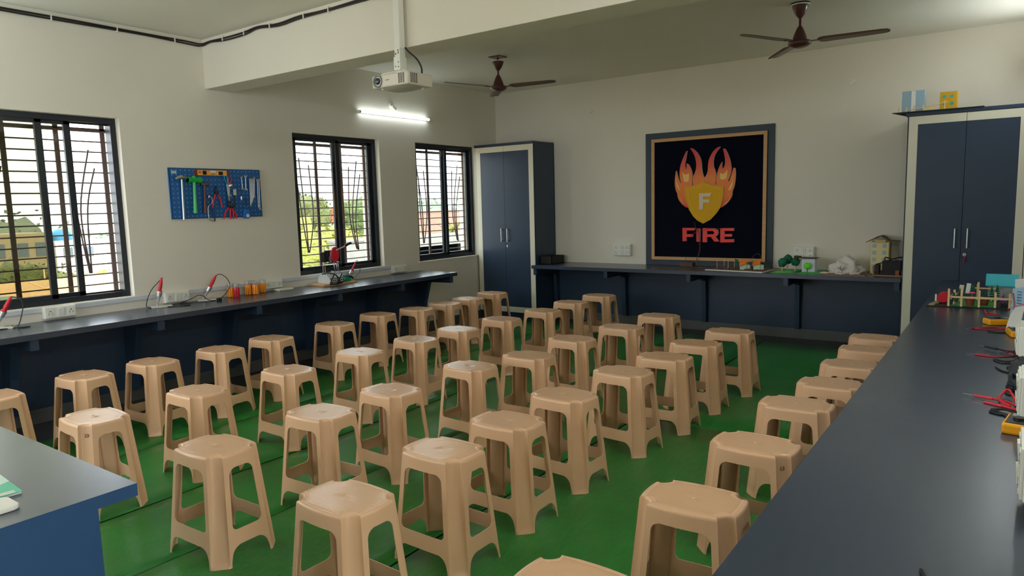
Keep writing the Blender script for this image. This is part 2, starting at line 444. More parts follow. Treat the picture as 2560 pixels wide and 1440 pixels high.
SP = {
 'a': [(.95,-6.14,2),(.895,-5.629,4),(.892,-5.195,3),(.925,-4.715,2),(.893,-4.255,8),(.82,-3.556,-1),(.766,-2.989,0),(.872,-2.567,0),(.874,-2.142,-2),(.861,-1.75,0),(.815,-1.258,-2)],
 'b': [(1.909,-6.02,-3),(1.907,-5.469,1),(1.937,-4.879,-1.4),(1.93,-4.273,-2),(1.957,-3.738,-4),(1.971,-3.253,-4),(1.99,-2.678,-2),(2.057,-2.11,-3),(2.012,-1.517,-2),(2.022,-.943,-2)],
 'c': [(2.854,-5.946,1),(2.852,-5.377,3.3),(2.862,-4.901,-2.6),(2.883,-4.231,-4),(3.033,-3.795,1),(2.996,-3.166,-3),(3.094,-2.557,-1.4),(3.134,-1.914,-1.9)],
 'd': [(3.756,-6.011,-1.6),(3.73,-5.464,-1.1),(3.733,-5.012,-.4),(3.733,-4.501,-3.6),(3.772,-3.89,-4.8),(3.825,-3.405,2.2),(3.844,-2.903,2.5),(3.903,-2.357,-.7)],
 'e': [(4.715,-6.07,-1),(4.776,-5.387,1.8),(4.791,-4.74,-1.9),(4.795,-4.077,.4),(4.862,-3.595,-2),(4.872,-3.075,0),(4.879,-2.577,1),(4.868,-2.136,-1)]}
ROWN = {'a': ('in the row along the window counter', 'stools along the window counter'), 'b': ('in the second row from the windows', 'stools in the second row'),
        'c': ('in the middle row', 'stools in the middle row'), 'd': ('in the fourth row from the windows', 'stools in the fourth row'), 'e': ('in the row along the right-hand counter', 'stools along the right-hand counter')}
ORD = ['nearest the camera', 'second from the front', 'third from the front', 'fourth from the front', 'fifth from the front', 'sixth from the front', 'seventh from the front', 'eighth from the front', 'ninth from the front', 'tenth from the front', 'eleventh from the front']
base_stool = None
for row, L in SP.items():
    for i, (x, y, r) in enumerate(L):
        pos = 'farthest from the camera' if i == len(L)-1 else ORD[i]
        lab = 'beige plastic stool, %s %s' % (pos, ROWN[row][0])
        if base_stool is None:
            base_stool = make_stool(); s = base_stool; s.location = (x, y, .009); s.rotation_euler = (0, 0, math.radians(r)); tag(s, lab, 'stool', ROWN[row][1])
        else: s = dup(base_stool, (x, y, .009), math.radians(r), lab, ROWN[row][1])
        # handwritten number on the leg facing the room
        num = {('b', 0): '23', ('e', 2): '13'}.get((row, i))
        if num:
            ci = 3
            cu = bpy.data.curves.new('n', 'FONT'); cu.body = num; cu.size = .022; cu.extrude = .0003; cu.align_x = 'CENTER'
            t = bpy.data.objects.new('number_mark', cu); COL.objects.link(t)
            dg = bpy.context.evaluated_depsgraph_get(); me = bpy.data.meshes.new_from_object(t.evaluated_get(dg)); bpy.data.objects.remove(t)
            me.materials.append(HOLE); t = bpy.data.objects.new('number_mark', me); COL.objects.link(t); t.parent = s
            t['label'] = 'handwritten dark number on the leg'
            zz = .40; c = cham(zz); px = half_x(zz)-c/2-.0112; py_ = half_y(zz)-c/2-.0112
            t.location = (px+.0012, -(py_+.0012), zz); t.rotation_euler = (math.radians(90-5), 0, math.radians(45))

# ------------------------------------------------------------------ counters
def counter(name, label, cat='counter'): return thing(name, (0, 0, 0), label, cat)
c = counter('wall_counter', 'long navy counter running under the windows')
obj('worktop', M().box(0.002, .569, -8.6, -1.569, HB, HC), [NAVYTOP], c, bev=.002)
obj('back_panel', M().box(.002, .02, -8.6, -1.62, .105, HB), NAVY, c)
for y in (-1.645, -2.41, -3.24, -4.105, -4.935, -5.76, -6.59, -7.42):
    obj('bracket', M().prism([(.02, HB), (.548, HB), (.548, .612), (.225, .608), (.15, .37), (.105, .105), (.02, .105)], 'y', y-.025, y+.025), NAVY, c, bev=.001)
c = counter('wall_counter', 'navy counter against the back wall under the flame emblem board')
obj('worktop', M().box(.898, 4.832, -.5698, -.002, HB, HC), NAVYTOP, c, bev=.002)
obj('back_panel', M().box(.905, 4.825, -.018, -.002, .105, HB), NAVY, c)
for x in (.935, 1.89, 2.866, 3.85, 4.80):
    obj('bracket', M().prism([(-.02, HB), (-.548, HB), (-.548, .605), (-.20, .608), (-.10, .57), (-.07, .105), (-.02, .105)], 'x', x-.022, x+.022), NAVY, c, bev=.001)
c = counter('wall_counter', 'wide navy counter on the right, in the foreground')
obj('worktop', M().box(5.152, XR-.002, -6.6, -.615, HB, HC), NAVYTOP, c, bev=.002)
obj('back_panel', M().box(XR-.02, XR-.002, -6.6, -.6, .105, HB), NAVY, c)
for y in (-1.0, -2.0, -3.0, -4.0, -5.0, -6.0):
    obj('bracket', M().prism([(XR-.02, HB), (5.17, HB), (5.17, .612), (XR-.225, .608), (XR-.15, .37), (XR-.105, .105), (XR-.02, .105)], 'y', y-.025, y+.025), NAVY, c, bev=.001)
c = counter('desk', 'navy desk with a green booklet, in the near left corner', 'desk')
XD, YD = 3.655, -6.657
dt = M().box(2.3, XD, -8.2, YD, HC-.036, HC)
dt.b.faces.ensure_lookup_table()
for f in dt.b.faces: f.material_index = 0 if f.calc_center_median().z > HC-.001 else 1
obj('desk_top', dt, [NAVYTOP, DESKLIT], c)
obj('side_panel', M().box(XD-.02, XD-.0005, -8.2, YD-.105, 0.007, HC-.036), DESKLIT, c)
obj('front_panel', M().box(2.42, XD-.02, YD-.125, YD-.105, .007, HC-.036), DESKLIT, c)
obj('side_panel', M().box(2.40, 2.42, -8.2, YD-.105, 0.007, HC-.036), DESKLIT, c)

# ------------------------------------------------------------------ cupboards
def cupboard(x0, x1, yf, top, label, key=False, z0=.115):
    t = thing('cupboard', ((x0+x1)/2, yf/2, 0), label, 'cupboard'); off = Matrix.Translation((-(x0+x1)/2, -yf/2, 0))
    def P(n, m, mt, par=t, **k):
        o = obj(n, m, mt, par, **k)
        if par is t: o.matrix_parent_inverse = off
        return o
    f = yf+.02
    b = M().box(x0, x0+.018, f, -.003, .01, top-.03).box(x1-.018, x1, f, -.003, .01, top-.03).box(x0, x1, -.012, -.003, .01, top-.03)
    b.box(x0+.018, x1-.018, f, -.012, z0-.02, z0).box(x0+.03, x1-.03, f+.02, f+.035, .01, z0-.02)
    P('carcass', b, NAVY)
    P('top_panel', M().box(x0-.012, x1+.0, yf-.006, -.003, top-.03, top), NAVY, bev=.0015)
    xm = (x0+x1)/2; e = .068; fr = .034
    for sx in (0, 1):
        a, b2 = (x0+.012, xm-.0015) if sx == 0 else (xm+.0015, x1-.001)
        d = P('door', M().box(a, b2, yf, yf+.018, z0, top-.034), NAVY, bev=.001)
        m = M(); q = yf-.0018
        m.box(a, b2, q, yf+.0002, top-.034-e, top-.034).box(a, b2, q, yf+.0002, z0, z0+e)
        if sx == 0: m.box(a, a+e, q, yf+.0002, z0+e, top-.034-e)
        else: m.box(b2-e, b2, q, yf+.0002, z0+e, top-.034-e)
        obj('door_border', m, CREAM, d)
        hx = xm-.045 if sx == 0 else xm+.045
        h = M().cyl((hx, yf-.028, 1.0), (hx, yf-.028, 1.165), .0065, n=12).cyl((hx, yf-.028, 1.012), (hx, yf, 1.012), .005, n=10).cyl((hx, yf-.028, 1.153), (hx, yf, 1.153), .005, n=10)
        obj('handle', h, CHROME, d, smooth='auto')
        if sx == 1:
            l = M().cyl((xm+.03, yf-.006, .945), (xm+.03, yf, .945), .013, n=18).cyl((xm+.03, yf-.012, .945), (xm+.03, yf, .945), .007, n=12)
            obj('lock', l, CHROME, d, smooth='auto')
            if key:
                k = M().cb((xm+.03, yf-.03, .943), (.003, .03, .014)).cb((xm+.03, yf-.03, .905), (.006, .022, .05), (.1, .2, 0)); obj('key', k, [RED], d)
    return t
cupboard(.016, .8977, -.4772, 2.212, 'tall navy cupboard with cream borders standing in the far corner')
cupboard(4.835, XR-.004, -.5741, 2.1534, 'tall navy cupboard with cream borders on the right, craft models on top', key=True)

# ------------------------------------------------------------------ flame emblem board
t = thing('emblem_board', (2.86, -.01, HC), 'navy wall board with a shield in flames above the word FIRE', 'board'); off = Matrix.Translation((-2.86, .01, -HC))
def P(n, m, mt, par=None, **k):
    o = obj(n, m, mt, par or t, **k)
    if not par: o.matrix_parent_inverse = off
    return o
P('backing_panel', M().box(2.145, 3.58, -.02, -.001, HC+.001, 2.219), mat('slate_laminate', srgb(48, 60, 72), .5, var=(3, .05)), bev=.001)
P('pin_board', M().box(2.225, 3.512, -.032, -.02, .787, 2.15), mat('navy_felt', srgb(9, 11, 26), .95, bump=(400, .4, .001), spec=.15))
m = M(); w = .036
m.prism([(2.226, 2.15), (3.511, 2.15), (3.511-w, 2.15-w), (2.226+w, 2.15-w)], 'y', -.046, -.02)
m.prism([(2.226, .787), (2.226+w, .787+w), (3.511-w, .787+w), (3.511, .787)], 'y', -.046, -.02)
m.prism([(2.226, .787), (2.226, 2.15), (2.226+w, 2.15-w), (2.226+w, .787+w)], 'y', -.046, -.02)
m.prism([(3.511, .787), (3.511-w, .787+w), (3.511-w, 2.15-w), (3.511, 2.15)], 'y', -.046, -.02)
P('wooden_border', m, WOOD, bev=.002)
FLAME=[(2.664,1.368),(2.601,1.41),(2.562,1.459),(2.544,1.511),(2.545,1.531),(2.524,1.572),(2.513,1.636),(2.515,1.708),(2.522,1.756),(2.53,1.795),(2.545,1.739),(2.562,1.682),(2.596,1.633),(2.573,1.698),(2.568,1.761),(2.578,1.84),(2.607,1.917),(2.64,1.986),(2.655,2.001),(2.65,1.97),(2.641,1.916),(2.63,1.861),(2.634,1.814),(2.648,1.788),(2.651,1.866),(2.678,1.843),(2.703,1.794),(2.716,1.739),(2.716,1.684),(2.713,1.617),(2.729,1.616),(2.721,1.66),(2.724,1.715),(2.745,1.753),(2.761,1.807),(2.76,1.87),(2.744,1.933),(2.715,1.989),(2.686,2.026),(2.723,2.016),(2.764,1.978),(2.797,1.93),(2.817,1.874),(2.822,1.804),(2.83,1.749),(2.851,1.69),(2.879,1.731),(2.891,1.77),(2.893,1.847),(2.906,1.9),(2.941,1.967),(2.988,2.01),(3.031,2.021),(3.0,1.986),(2.965,1.935),(2.95,1.875),(2.952,1.813),(2.975,1.766),(2.983,1.719),(2.979,1.665),(2.972,1.613),(2.985,1.612),(2.985,1.688),(2.998,1.757),(3.021,1.817),(3.048,1.865),(3.045,1.816),(3.052,1.781),(3.069,1.799),(3.08,1.837),(3.079,1.89),(3.067,1.944),(3.055,1.998),(3.078,1.993),(3.106,1.942),(3.134,1.864),(3.145,1.788),(3.143,1.735),(3.128,1.69),(3.109,1.645),(3.129,1.652),(3.147,1.704),(3.158,1.749),(3.169,1.79),(3.189,1.782),(3.193,1.717),(3.19,1.657),(3.18,1.589),(3.161,1.543),(3.158,1.49),(3.127,1.437),(3.088,1.4),(3.034,1.362),(2.849,1.436)]
SHIELD=[(2.854,1.655),(2.772,1.619),(2.698,1.604),(2.635,1.6),(2.64,1.52),(2.657,1.44),(2.686,1.352),(2.732,1.28),(2.782,1.232),(2.848,1.198),(2.928,1.239),(2.992,1.305),(3.035,1.37),(3.054,1.431),(3.067,1.508),(3.068,1.592),(3.005,1.601),(2.933,1.614)]
RIM=[(2.858,1.629),(2.784,1.596),(2.674,1.576),(2.679,1.503),(2.694,1.432),(2.728,1.352),(2.769,1.292),(2.855,1.232),(2.932,1.278),(2.979,1.332),(3.014,1.401),(3.035,1.478),(3.039,1.57),(2.945,1.589)]
BF=[(2.803,1.529),(2.942,1.53),(2.924,1.49),(2.849,1.491),(2.85,1.461),(2.924,1.459),(2.918,1.425),(2.85,1.427),(2.85,1.354),(2.804,1.352)]
YS=[[(2.597,1.78),(2.616,1.751),(2.639,1.738),(2.662,1.743),(2.678,1.758),(2.682,1.716),(2.673,1.658),(2.623,1.66),(2.61,1.72)],
 [(3.107,1.774),(3.104,1.721),(3.091,1.672),(3.028,1.667),(3.023,1.744),(3.043,1.73),(3.067,1.726),(3.09,1.748)],
 [(2.528,1.715),(2.54,1.651),(2.564,1.602),(2.577,1.558),(2.551,1.587),(2.534,1.635)],[(3.168,1.68),(3.157,1.635),(3.134,1.59),(3.115,1.553),(3.135,1.552),(3.161,1.597)],
 [(2.564,1.495),(2.59,1.45),(2.649,1.401),(2.606,1.442)],[(3.143,1.483),(3.116,1.438),(3.054,1.389),(3.109,1.415)]]
LET=[[(2.605,1.151),(2.745,1.149),(2.743,1.123),(2.65,1.121),(2.65,1.081),(2.725,1.08),(2.723,1.052),(2.65,1.051),(2.65,1.003),(2.607,1.002)],
 [(2.766,1.143),(2.809,1.143),(2.808,.998),(2.769,.998)],
 [(2.838,.993),(2.884,.993),(2.884,1.147),(2.838,1.147)],
 [(3.035,1.146),(3.18,1.148),(3.18,1.118),(3.078,1.118),(3.079,1.083),(3.157,1.083),(3.157,1.056),(3.079,1.055),(3.079,1.026),(3.183,1.029),(3.183,.996),(3.036,.992)]]
def smoothpoly(p, it=1):
    for _ in range(it):
        q = []
        for i in range(len(p)):
            a, b = Vector(p[i]), Vector(p[(i+1) % len(p)]); q += [tuple(a*.8+b*.2), tuple(a*.2+b*.8)]
        p = q
    return p
def flat(pts, y0, y1, edge_index=1, more=()):
    m = M()
    for p in (pts, *more): m.prism(p, 'y', y0, y1)
    for f in m.b.faces:
        f.normal_update(); f.material_index = 0 if abs(f.normal.y) > .9 else edge_index
    return m
# printed flame: red at the tips, orange below, in its own ink
fm = bpy.data.materials.new('flame_print'); fm.use_nodes = True; nt = fm.node_tree; b = nt.nodes['Principled BSDF']; b.inputs['Roughness'].default_value = .6
tc = nt.nodes.new('ShaderNodeTexCoord'); sp = nt.nodes.new('ShaderNodeSeparateXYZ'); mr = nt.nodes.new('ShaderNodeMapRange'); mr.inputs[1].default_value = 1.36; mr.inputs[2].default_value = 2.02
cr = nt.nodes.new('ShaderNodeValToRGB'); e = cr.color_ramp.elements
e[0].position = 0; e[0].color = srgb(225, 70, 50); e[1].position = 1; e[1].color = srgb(215, 50, 60)
for ps, cc in ((.2, srgb(240, 125, 45)), (.5, srgb(240, 135, 60)), (.72, srgb(230, 90, 60))):
    k = e.new(ps); k.color = cc
nt.links.new(tc.outputs['Object'], sp.inputs[0]); nt.links.new(sp.outputs[2], mr.inputs[0]); nt.links.new(mr.outputs[0], cr.inputs[0]); nt.links.new(cr.outputs[0], b.inputs['Base Color'])
EDGE = mat('white_foam_edge', srgb(215, 205, 205), .7)
FOAMY = mat('yellow_fabric_print', srgb(228, 170, 25), .8, bump=(300, .3, .001), var=(40, .06))
fp = P('flame_cutout', flat(smoothpoly(FLAME), -.058, -.034), [fm, EDGE])
fp['label'] = 'red and orange foam flames'
sh = P('shield', flat(SHIELD, -.072, -.058), [FOAMY, EDGE]); sh['label'] = 'golden shield'
rim = M().tube([(x, -.0725, z) for x, z in RIM]+[(RIM[0][0], -.0725, RIM[0][1])], .003, 6, 1)
obj('gold_line', rim, mat('gold_line', srgb(250, 205, 60), .5), sh, smooth=True)
obj('letter', flat(BF, -.078, -.072), [mat('cream_letter', srgb(225, 205, 180), .6), EDGE], sh)
for y_ in YS: obj('yellow_flame_tongue', flat(smoothpoly(y_), -.0592, -.058), mat('pale_yellow_print', srgb(246, 200, 110), .6), fp)
FR = mat('red_letter_face', srgb(250, 38, 18), .4)
RB = [[(2.884,1.147),(2.971,1.146),(3.003,1.129),(3.013,1.102),(3.004,1.071),(2.98,1.055),(2.884,1.05),(2.884,1.08),(2.956,1.081),(2.971,1.099),(2.955,1.117),(2.884,1.117)], [(2.932,1.052),(2.98,1.055),(3.022,1.002),(2.972,1.0)]]
for k, L in enumerate(LET): P('letter', flat(L, -.06, -.033, more=RB if k == 2 else ()), [FR, EDGE])
for pts in ([(2.745,-.055,1.2),(2.752,-.06,1.17),(2.765,-.075,1.135),(2.80,-.07,1.13),(2.85,-.07,1.125),(2.9,-.075,1.14),(2.98,-.07,1.14),(3.06,-.066,1.14)],
            [(2.74,-.045,1.22),(2.745,-.04,1.17),(2.77,-.066,1.13)], [(2.765,-.07,1.14),(2.79,-.072,1.08),(2.80,-.075,1.0),(2.81,-.07,.95),(2.795,-.06,.88),(2.78,-.06,.80),(2.775,-.07,.735)],
            [(2.78,-.07,1.14),(2.80,-.08,1.09),(2.815,-.078,1.02),(2.82,-.08,.95),(2.81,-.07,.88),(2.785,-.07,.82),(2.76,-.08,.77)], [(2.70,-.062,1.07),(2.73,-.072,1.075),(2.76,-.075,1.10),(2.79,-.07,1.12)]):
    P('wire', M().tube(pts, .0022, 6), mat('thin_brown_wire', srgb(120, 80, 70), .5), smooth=True)

# ------------------------------------------------------------------ socket plates, conduit, small wall fittings
def gang(name, label, loc, w, h, rz, rows=1):
    """switch plate built facing +X at its origin; w along Y"""
    t = thing(name, loc, label, 'socket', 'white socket plates', rz)
    obj('box', M().box(.001, .045, -w/2, w/2, 0, h), WHITE, t, bev=.004)
    pl = obj('plate', M().box(.045, .052, -w/2+.006, w/2-.006, .005, h-.005), WHITE, t, bev=.002)
    rh = (h-.016)/rows; md = (w-.03)/4
    for r in range(rows):
        z0 = .008+rh*r+rh*.12; z1 = .008+rh*(r+1)-rh*.12
        for cy in (-w/2+.015+md*.5, w/2-.015-md*.5):
            s = obj('socket_module', M().box(.052, .0545, cy-md*.48, cy+md*.48, z0, z1), WHITE, pl, bev=.0008)
            m = M(); zc = (z0+z1)/2; q = (z1-z0)*.2
            m.cyl((.053, cy, zc+q), (.0552, cy, zc+q), .0042, n=10)
            for dy in (-1, 1): m.cyl((.053, cy+dy*md*.24, zc-q*.3), (.0552, cy+dy*md*.24, zc-q*.3), .0026, n=8).cyl((.053, cy+dy*md*.22, zc-q), (.0552, cy+dy*md*.22, zc-q), .0026, n=8)
            obj('pin_holes', m, HOLE, pl)
        for cy in (-md*.25, md*.25):
            obj('rocker', M().cb((.0545, cy, (z0+z1)/2), (.006, md*.42, z1-z0), (0, .08, 0)), WHITE, pl, bev=.0008)
    return t
gang('switch_socket', 'white twin socket plate under the large left window', (0, -5.395, .738), .21, .085, 0)
gang('switch_socket', 'white twin socket plate between two soldering stands', (0, -4.52, .738), .21, .085, 0)
gang('switch_socket', 'white twin socket plate just behind the jars of pens', (0, -3.597, .745), .20, .078, 0)
gang('switch_socket', 'white twin socket plate near the far end of the window counter', (0, -1.935, .738), .22, .078, 0)
gang('switch_socket', 'white four-way socket plate left of the emblem board', (1.845, 0, .822), .225, .135, -PI/2, 2)
gang('switch_socket', 'white four-way socket plate behind the green model trees', (3.895, 0, .825), .2, .13, -PI/2, 2)
gang('switch_socket', 'white socket box at the right edge, nearest the camera', (XR, -5.56, .76), .20, .13, PI, 2)
gang('switch_socket', 'white socket box on the right wall behind the lower bunch of red leads', (XR, -4.80, .757), .20, .13, PI, 2)
gang('switch_socket', 'white socket box on the right wall above the middle bunch of leads', (XR, -3.80, .757), .20, .13, PI, 2)
for (y0, y1, lab) in ((-6.6, -5.50, 'left of the first socket plate'), (-5.29, -4.625, 'between the first and second socket plates'), (-4.415, -3.697, 'behind the red soldering irons and jars'), (-3.497, -2.045, 'behind the robot model')):
    m = M().box(.001, .018, y0, y1, .787, .822).box(.018, .020, y0, y1, .790, .819)
    tag(obj('cable_trunking', m, WHITEG, bev=.0015), 'white cable trunking on the window wall, '+lab, 'trunking', 'white cable trunking')
def disc(name, loc, label):
    m = M().cyl(loc, (loc[0], loc[1]-.008, loc[2]), .03, .026, n=24)
    o = obj(name, m, WHITE, smooth='auto'); tag(o, label, 'cover plate', 'round wall cover plates')
    obj('screw', M().cyl((loc[0]-.012, loc[1]-.009, loc[2]+.012), (loc[0]-.012, loc[1]-.0075, loc[2]+.012), .003, n=8).cyl((loc[0]+.01, loc[1]-.009, loc[2]-.012), (loc[0]+.01, loc[1]-.0075, loc[2]-.012), .003, n=8), HOLE, o)
disc('round_cover_plate', (1.422, 0, 2.553), 'small round white cover on the back wall left of the emblem board')
disc('round_cover_plate', (4.293, 0, 2.542), 'small round white cover on the back wall left of the right cupboard')

# ceiling cables
cp = []
for k, (y, z) in enumerate([(-8.5, 2.86), (-7.6, 2.865), (-6.9, 2.862), (-6.2, 2.866), (-5.6, 2.864), (-5.1, 2.866), (-4.6, 2.862), (-4.25, 2.862)]): cp.append((.012, y, z))
cp2 = [(.03, -4.135, 2.858), (.15, -4.119, 2.866), (.35, -4.119, 2.858), (.62, -4.119, 2.862), (.8, -4.119, 2.873), (1.05, -4.119, 2.858), (1.3, -4.119, 2.868), (1.6, -4.119, 2.86), (2.0, -4.119, 2.87), (2.33, -4.14, 2.862)]
for dz, seed, lab in ((0, 1, 'upper black cable clipped along the left wall and ceiling beam'), (-.017, 2, 'lower black cable clipped along the left wall and ceiling beam')):
    random.seed(seed)
    pts = [(x, y, z+dz*(1 if i % 3 else .55)+random.uniform(-.002, .002)) for i, (x, y, z) in enumerate(cp+cp2)]
    o = obj('ceiling_cable', M().tube(pts, .0068, 8, 5), mat('black_cable', srgb(38, 30, 28), .5), smooth=True); tag(o, lab, 'cable', 'cables under the ceiling')
    if dz == 0: cable0 = o
for x, y, ax in ((0, -5.75, 0), (0, -5.25, 0), (0, -4.8, 0), (0, -4.35, 0), (.33, -4.107, 1), (.62, -4.107, 1), (.95, -4.107, 1), (1.35, -4.107, 1), (1.62, -4.107, 1)):
    m = M()
    if ax == 0: m.box(0, .022, y-.004, y+.004, 2.838, 2.874)
    else: m.box(x-.004, x+.004, y-.022, y, 2.838, 2.878)
    obj('clip', m, WHITE, cable0)

# ------------------------------------------------------------------ tube light and lamp holder
TUBE = mat('lit_tube', (1, 1, 1), .5, emit=(.86, .96, 1.0, 6))
TUBE2 = mat('lit_tube_boosted', (1, 1, 1), .5, emit=(.88, .97, 1.0, 85))  # boosted far above the seen tube, as fill for the room
TUBE3 = mat('lit_tube_soft', (1, 1, 1), .5, emit=(.88, .97, 1.0, 24))
def tube_light(a, b, label, nrm, tm=TUBE):
    t = thing('tube_light', ((a[0]+b[0])/2, (a[1]+b[1])/2, a[2]), label, 'tube light'); off = Matrix.Translation([-v for v in t.location])
    a, b = Vector(a), Vector(b); d = (b-a).normalized(); n = Vector(nrm)
    def P(nm, m, mt, **k):
        o = obj(nm, m, mt, t, **k); o.matrix_parent_inverse = off; return o
    P('batten', M().cyl(a+n*.014, b+n*.014, .012, n=10), WHITE)
    P('tube', M().cyl(a+n*.036+d*.02, b+n*.036-d*.02, .0135, n=16), tm, smooth='auto')
    for e in (a, b-d*.02): P('end_cap', M().cyl(e+n*.036, e+n*.036+d*.02, .0155, n=16).cyl(e+n*.001+d*.01, e+n*.036+d*.01, .012, n=10), WHITE)
tube_light((0, -2.42, 2.463), (0, -1.33, 2.463), 'lit white tube light on the window wall below the projector', (1, 0, 0))
tube_light((XR, -1.45, 2.50), (XR, -.35, 2.50), 'lit tube light on the right wall, out of view', (-1, 0, 0), TUBE3)
tube_light((XR, -5.6, 2.50), (XR, -4.5, 2.50), 'added second tube light on the right wall, out of view', (-1, 0, 0), TUBE2)  # unseen tube, added to brighten the room
tube_light((0, -7.2, 2.463), (0, -6.1, 2.463), 'boosted tube light on the window wall, out of view', (1, 0, 0), TUBE2)  # unseen tube, boosted to stand in for more fittings
t = thing('lamp_holder', (0, -1.92, 2.56), 'small white bulb holder on the wall above the tube light', 'lamp holder')
obj('rose', M().cyl((.001, 0, .012), (.02, 0, .012), .03, .025, n=20), WHITE, t, smooth='auto')
obj('holder', M().cyl((.02, 0, .008), (.045, 0, -.012), .014, .016, n=16), WHITE, t, smooth='auto')
obj('bulb', M().blob((.055, 0, -.028), .022, 0, 2, 0), mat('opal_bulb', (.9, .9, .88), .2), t)

# ------------------------------------------------------------------ fans
def fan(x, y, zh, angs, label):
    t = thing('ceiling_fan', (x, y, H), label, 'ceiling fan', 'brown ceiling fans')
    z = zh-H
    obj('ceiling_plate', M().cb((0, 0, -.004), (.13, .13, .008)) if x < 3 else M().cyl((0, 0, 0), (0, 0, -.01), .068, n=28), BROWN if x < 3 else BLACK, t)
    if x > 3: obj('ring', M().cyl((0, 0, -.01), (0, 0, -.018), .07, .066, n=28), WHITE, t)
    obj('rod', M().cyl((0, 0, -.005), (0, 0, z+.03), .009, n=14), BROWN, t, smooth='auto')
    c0 = -.02 if x > 3 else -.045
    obj('canopy', M().lathe([(.0, c0), (.055, c0), (.058, c0-.006), (.05, c0-.03), (.034, c0-.062), (.016, c0-.085), (.010, c0-.09)]), BROWN, t, smooth='auto')
    if x < 3: obj('ring', M().cyl((0, 0, c0+.003), (0, 0, c0-.003), .064, n=28), WHITE, t)
    obj('lower_canopy', M().lathe([(.010, z+.118), (.016, z+.112), (.03, z+.085), (.044, z+.05), (.052, z+.022), (.052, z+.012)]), BROWN, t, smooth='auto')
    obj('motor', M().lathe([(.0, z+.016), (.055, z+.014), (.078, z+.006), (.084, z-.006), (.08, z-.018), (.06, z-.032), (.03, z-.042), (0, z-.045)]), BROWN, t, smooth='auto')
    for a in angs:
        R = Matrix.Rotation(math.radians(a), 4, 'Z') @ Matrix.Translation((0, 0, z-.002))
        T = R @ Matrix.Rotation(math.radians(-7), 4, 'X')
        m = M(); prof = [(.125, .02), (.14, .05), (.17, .062), (.3, .058), (.45, .052), (.55, .048), (.585, .04), (.6, .02)]
        up = [m.b.verts.new(T @ Vector((r, w, .0015-.12*abs(w)*0))) for r, w in prof]; dn = [m.b.verts.new(T @ Vector((r, -w, .0015))) for r, w in prof]
        mid = [m.b.verts.new(T @ Vector((r, 0, .006))) for r, w in prof]
        for i in range(len(prof)-1): m._f([up[i], up[i+1], mid[i+1], mid[i]]); m._f([mid[i], mid[i+1], dn[i+1], dn[i]])
        bl = obj('blade', m, BLADE, t, smooth=True); so = bl.modifiers.new('s', 'SOLIDIFY'); so.thickness = .0025
        k = M().box(.07, .155, -.018, .018, -.002, .003, R); obj('blade_arm', k, BROWN, bl, bev=.001)
fan(4.242, -1.857, 2.618, (-116, 4, 124), 'brown three-blade ceiling fan on the right, above the emblem board')
fan(1.43, -1.865, 2.611, (-110, 10, 131), 'brown three-blade ceiling fan near the far corner, beside the projector')

# ------------------------------------------------------------------ projector
px, py = 2.32, -4.152
t = thing('ceiling_mount', (px, py, H), 'white pipe mount holding the projector in front of the beam', 'mount')
obj('pipe', M().box(-.026, .026, -.024, .024, -.42, 0), WHITE, t, bev=.004)
obj('ceiling_plate', M().cb((0, 0, -.004), (.14, .09, .008)), WHITE, t, bev=.002)
br = obj('bracket', M().box(-.023, .023, -.026, .026, -.475, -.41).box(-.028, .028, -.032, .03, -.555, -.47).box(-.02, .02, -.02, .02, -.57, -.55), WHITE, t, bev=.002)
m = M()
for dx, dz in ((-.012, -.45), (.010, -.43), (.010, -.445)): m.box(dx-.003, dx+.003, -.0275, -.0262, dz-.006, dz+.006)
for dx, dz in ((-.012, -.53), (.014, -.535), (.014, -.505)): m.cyl((dx, -.0335, dz), (dx, -.032, dz), .004, n=8)
obj('bracket_holes', m, HOLE, br)
for sx, sy in ((-1, -1), (1, -1), (1, 1), (-1, 1)):
    obj('arm', M().tube([(0, 0, -.562), (sx*.05, sy*.03, -.562), (sx*.1, sy*.06, -.574), (sx*.115, sy*.07, -.583)], .006, 6), WHITE, t)
pt = thing('projector', (px+.01, py+.002, 2.232), 'white ceiling projector with a round grey lens and side vents', 'projector')
PW, PD, PHt = .16, .118, .082
body = M(); body.box(-PW, PW, -PD, PD, 0, PHt)
pb = obj('body', body, mat('projector_white', srgb(222, 212, 196), .4), pt, bev=.012)
obj('underside', M().lathe([(0, -.014), (.09, -.012), (.125, -.004), (.14, .004)], n=32), mat('projector_grey', srgb(190, 186, 174), .4), pt, smooth=True).scale = (1.05, .8, 1)
lens = obj('lens_ring', M().lathe([(.04, 0), (.041, .004), (.036, .006), (.03, .001), (.024, -.006), (.0, -.008)], n=32, T=Matrix.Translation((-.105, -PD-.0008, .043)) @ Matrix.Rotation(PI/2, 4, 'X')), mat('grey_lens_ring', srgb(130, 130, 128), .35), pt, smooth=True)
obj('lens', M().lathe([(.022, .001), (.021, .008), (.012, .013), (0, .014)], n=24, T=Matrix.Translation((-.105, -PD, .043)) @ Matrix.Rotation(PI/2, 4, 'X')), mat('lens_glass', (.02, .03, .05), .05, coat=1), lens, smooth=True)
m = M()
for i in range(3):
    for j in range(11): m.cb((.085+i*.019, -PD-.0004, .014+j*.0056), (.014, .0012, .0036))
for i in range(4):
    for j in range(11): m.cb((PW+.0004, -PD+.03+i*.017, .014+j*.0056), (.0012, .011, .0036))
obj('vents', m, HOLE, pt)
m = M().cb((-.02, -PD-.0004, .043), (.034, .001, .0055)); obj('logo_plate', m, mat('grey_print', srgb(150, 145, 135), .6), pt)
obj('control_pad', M().box(-.05, .05, -.05, .02, PHt, PHt+.005), WHITE, pt, bev=.002)
obj('foot', M().cyl((.1, .08, -.008), (.1, .08, .004), .009, n=12).cyl((-.1, -.08, -.008), (-.1, -.08, .004), .009, n=12), WHITE, pt)
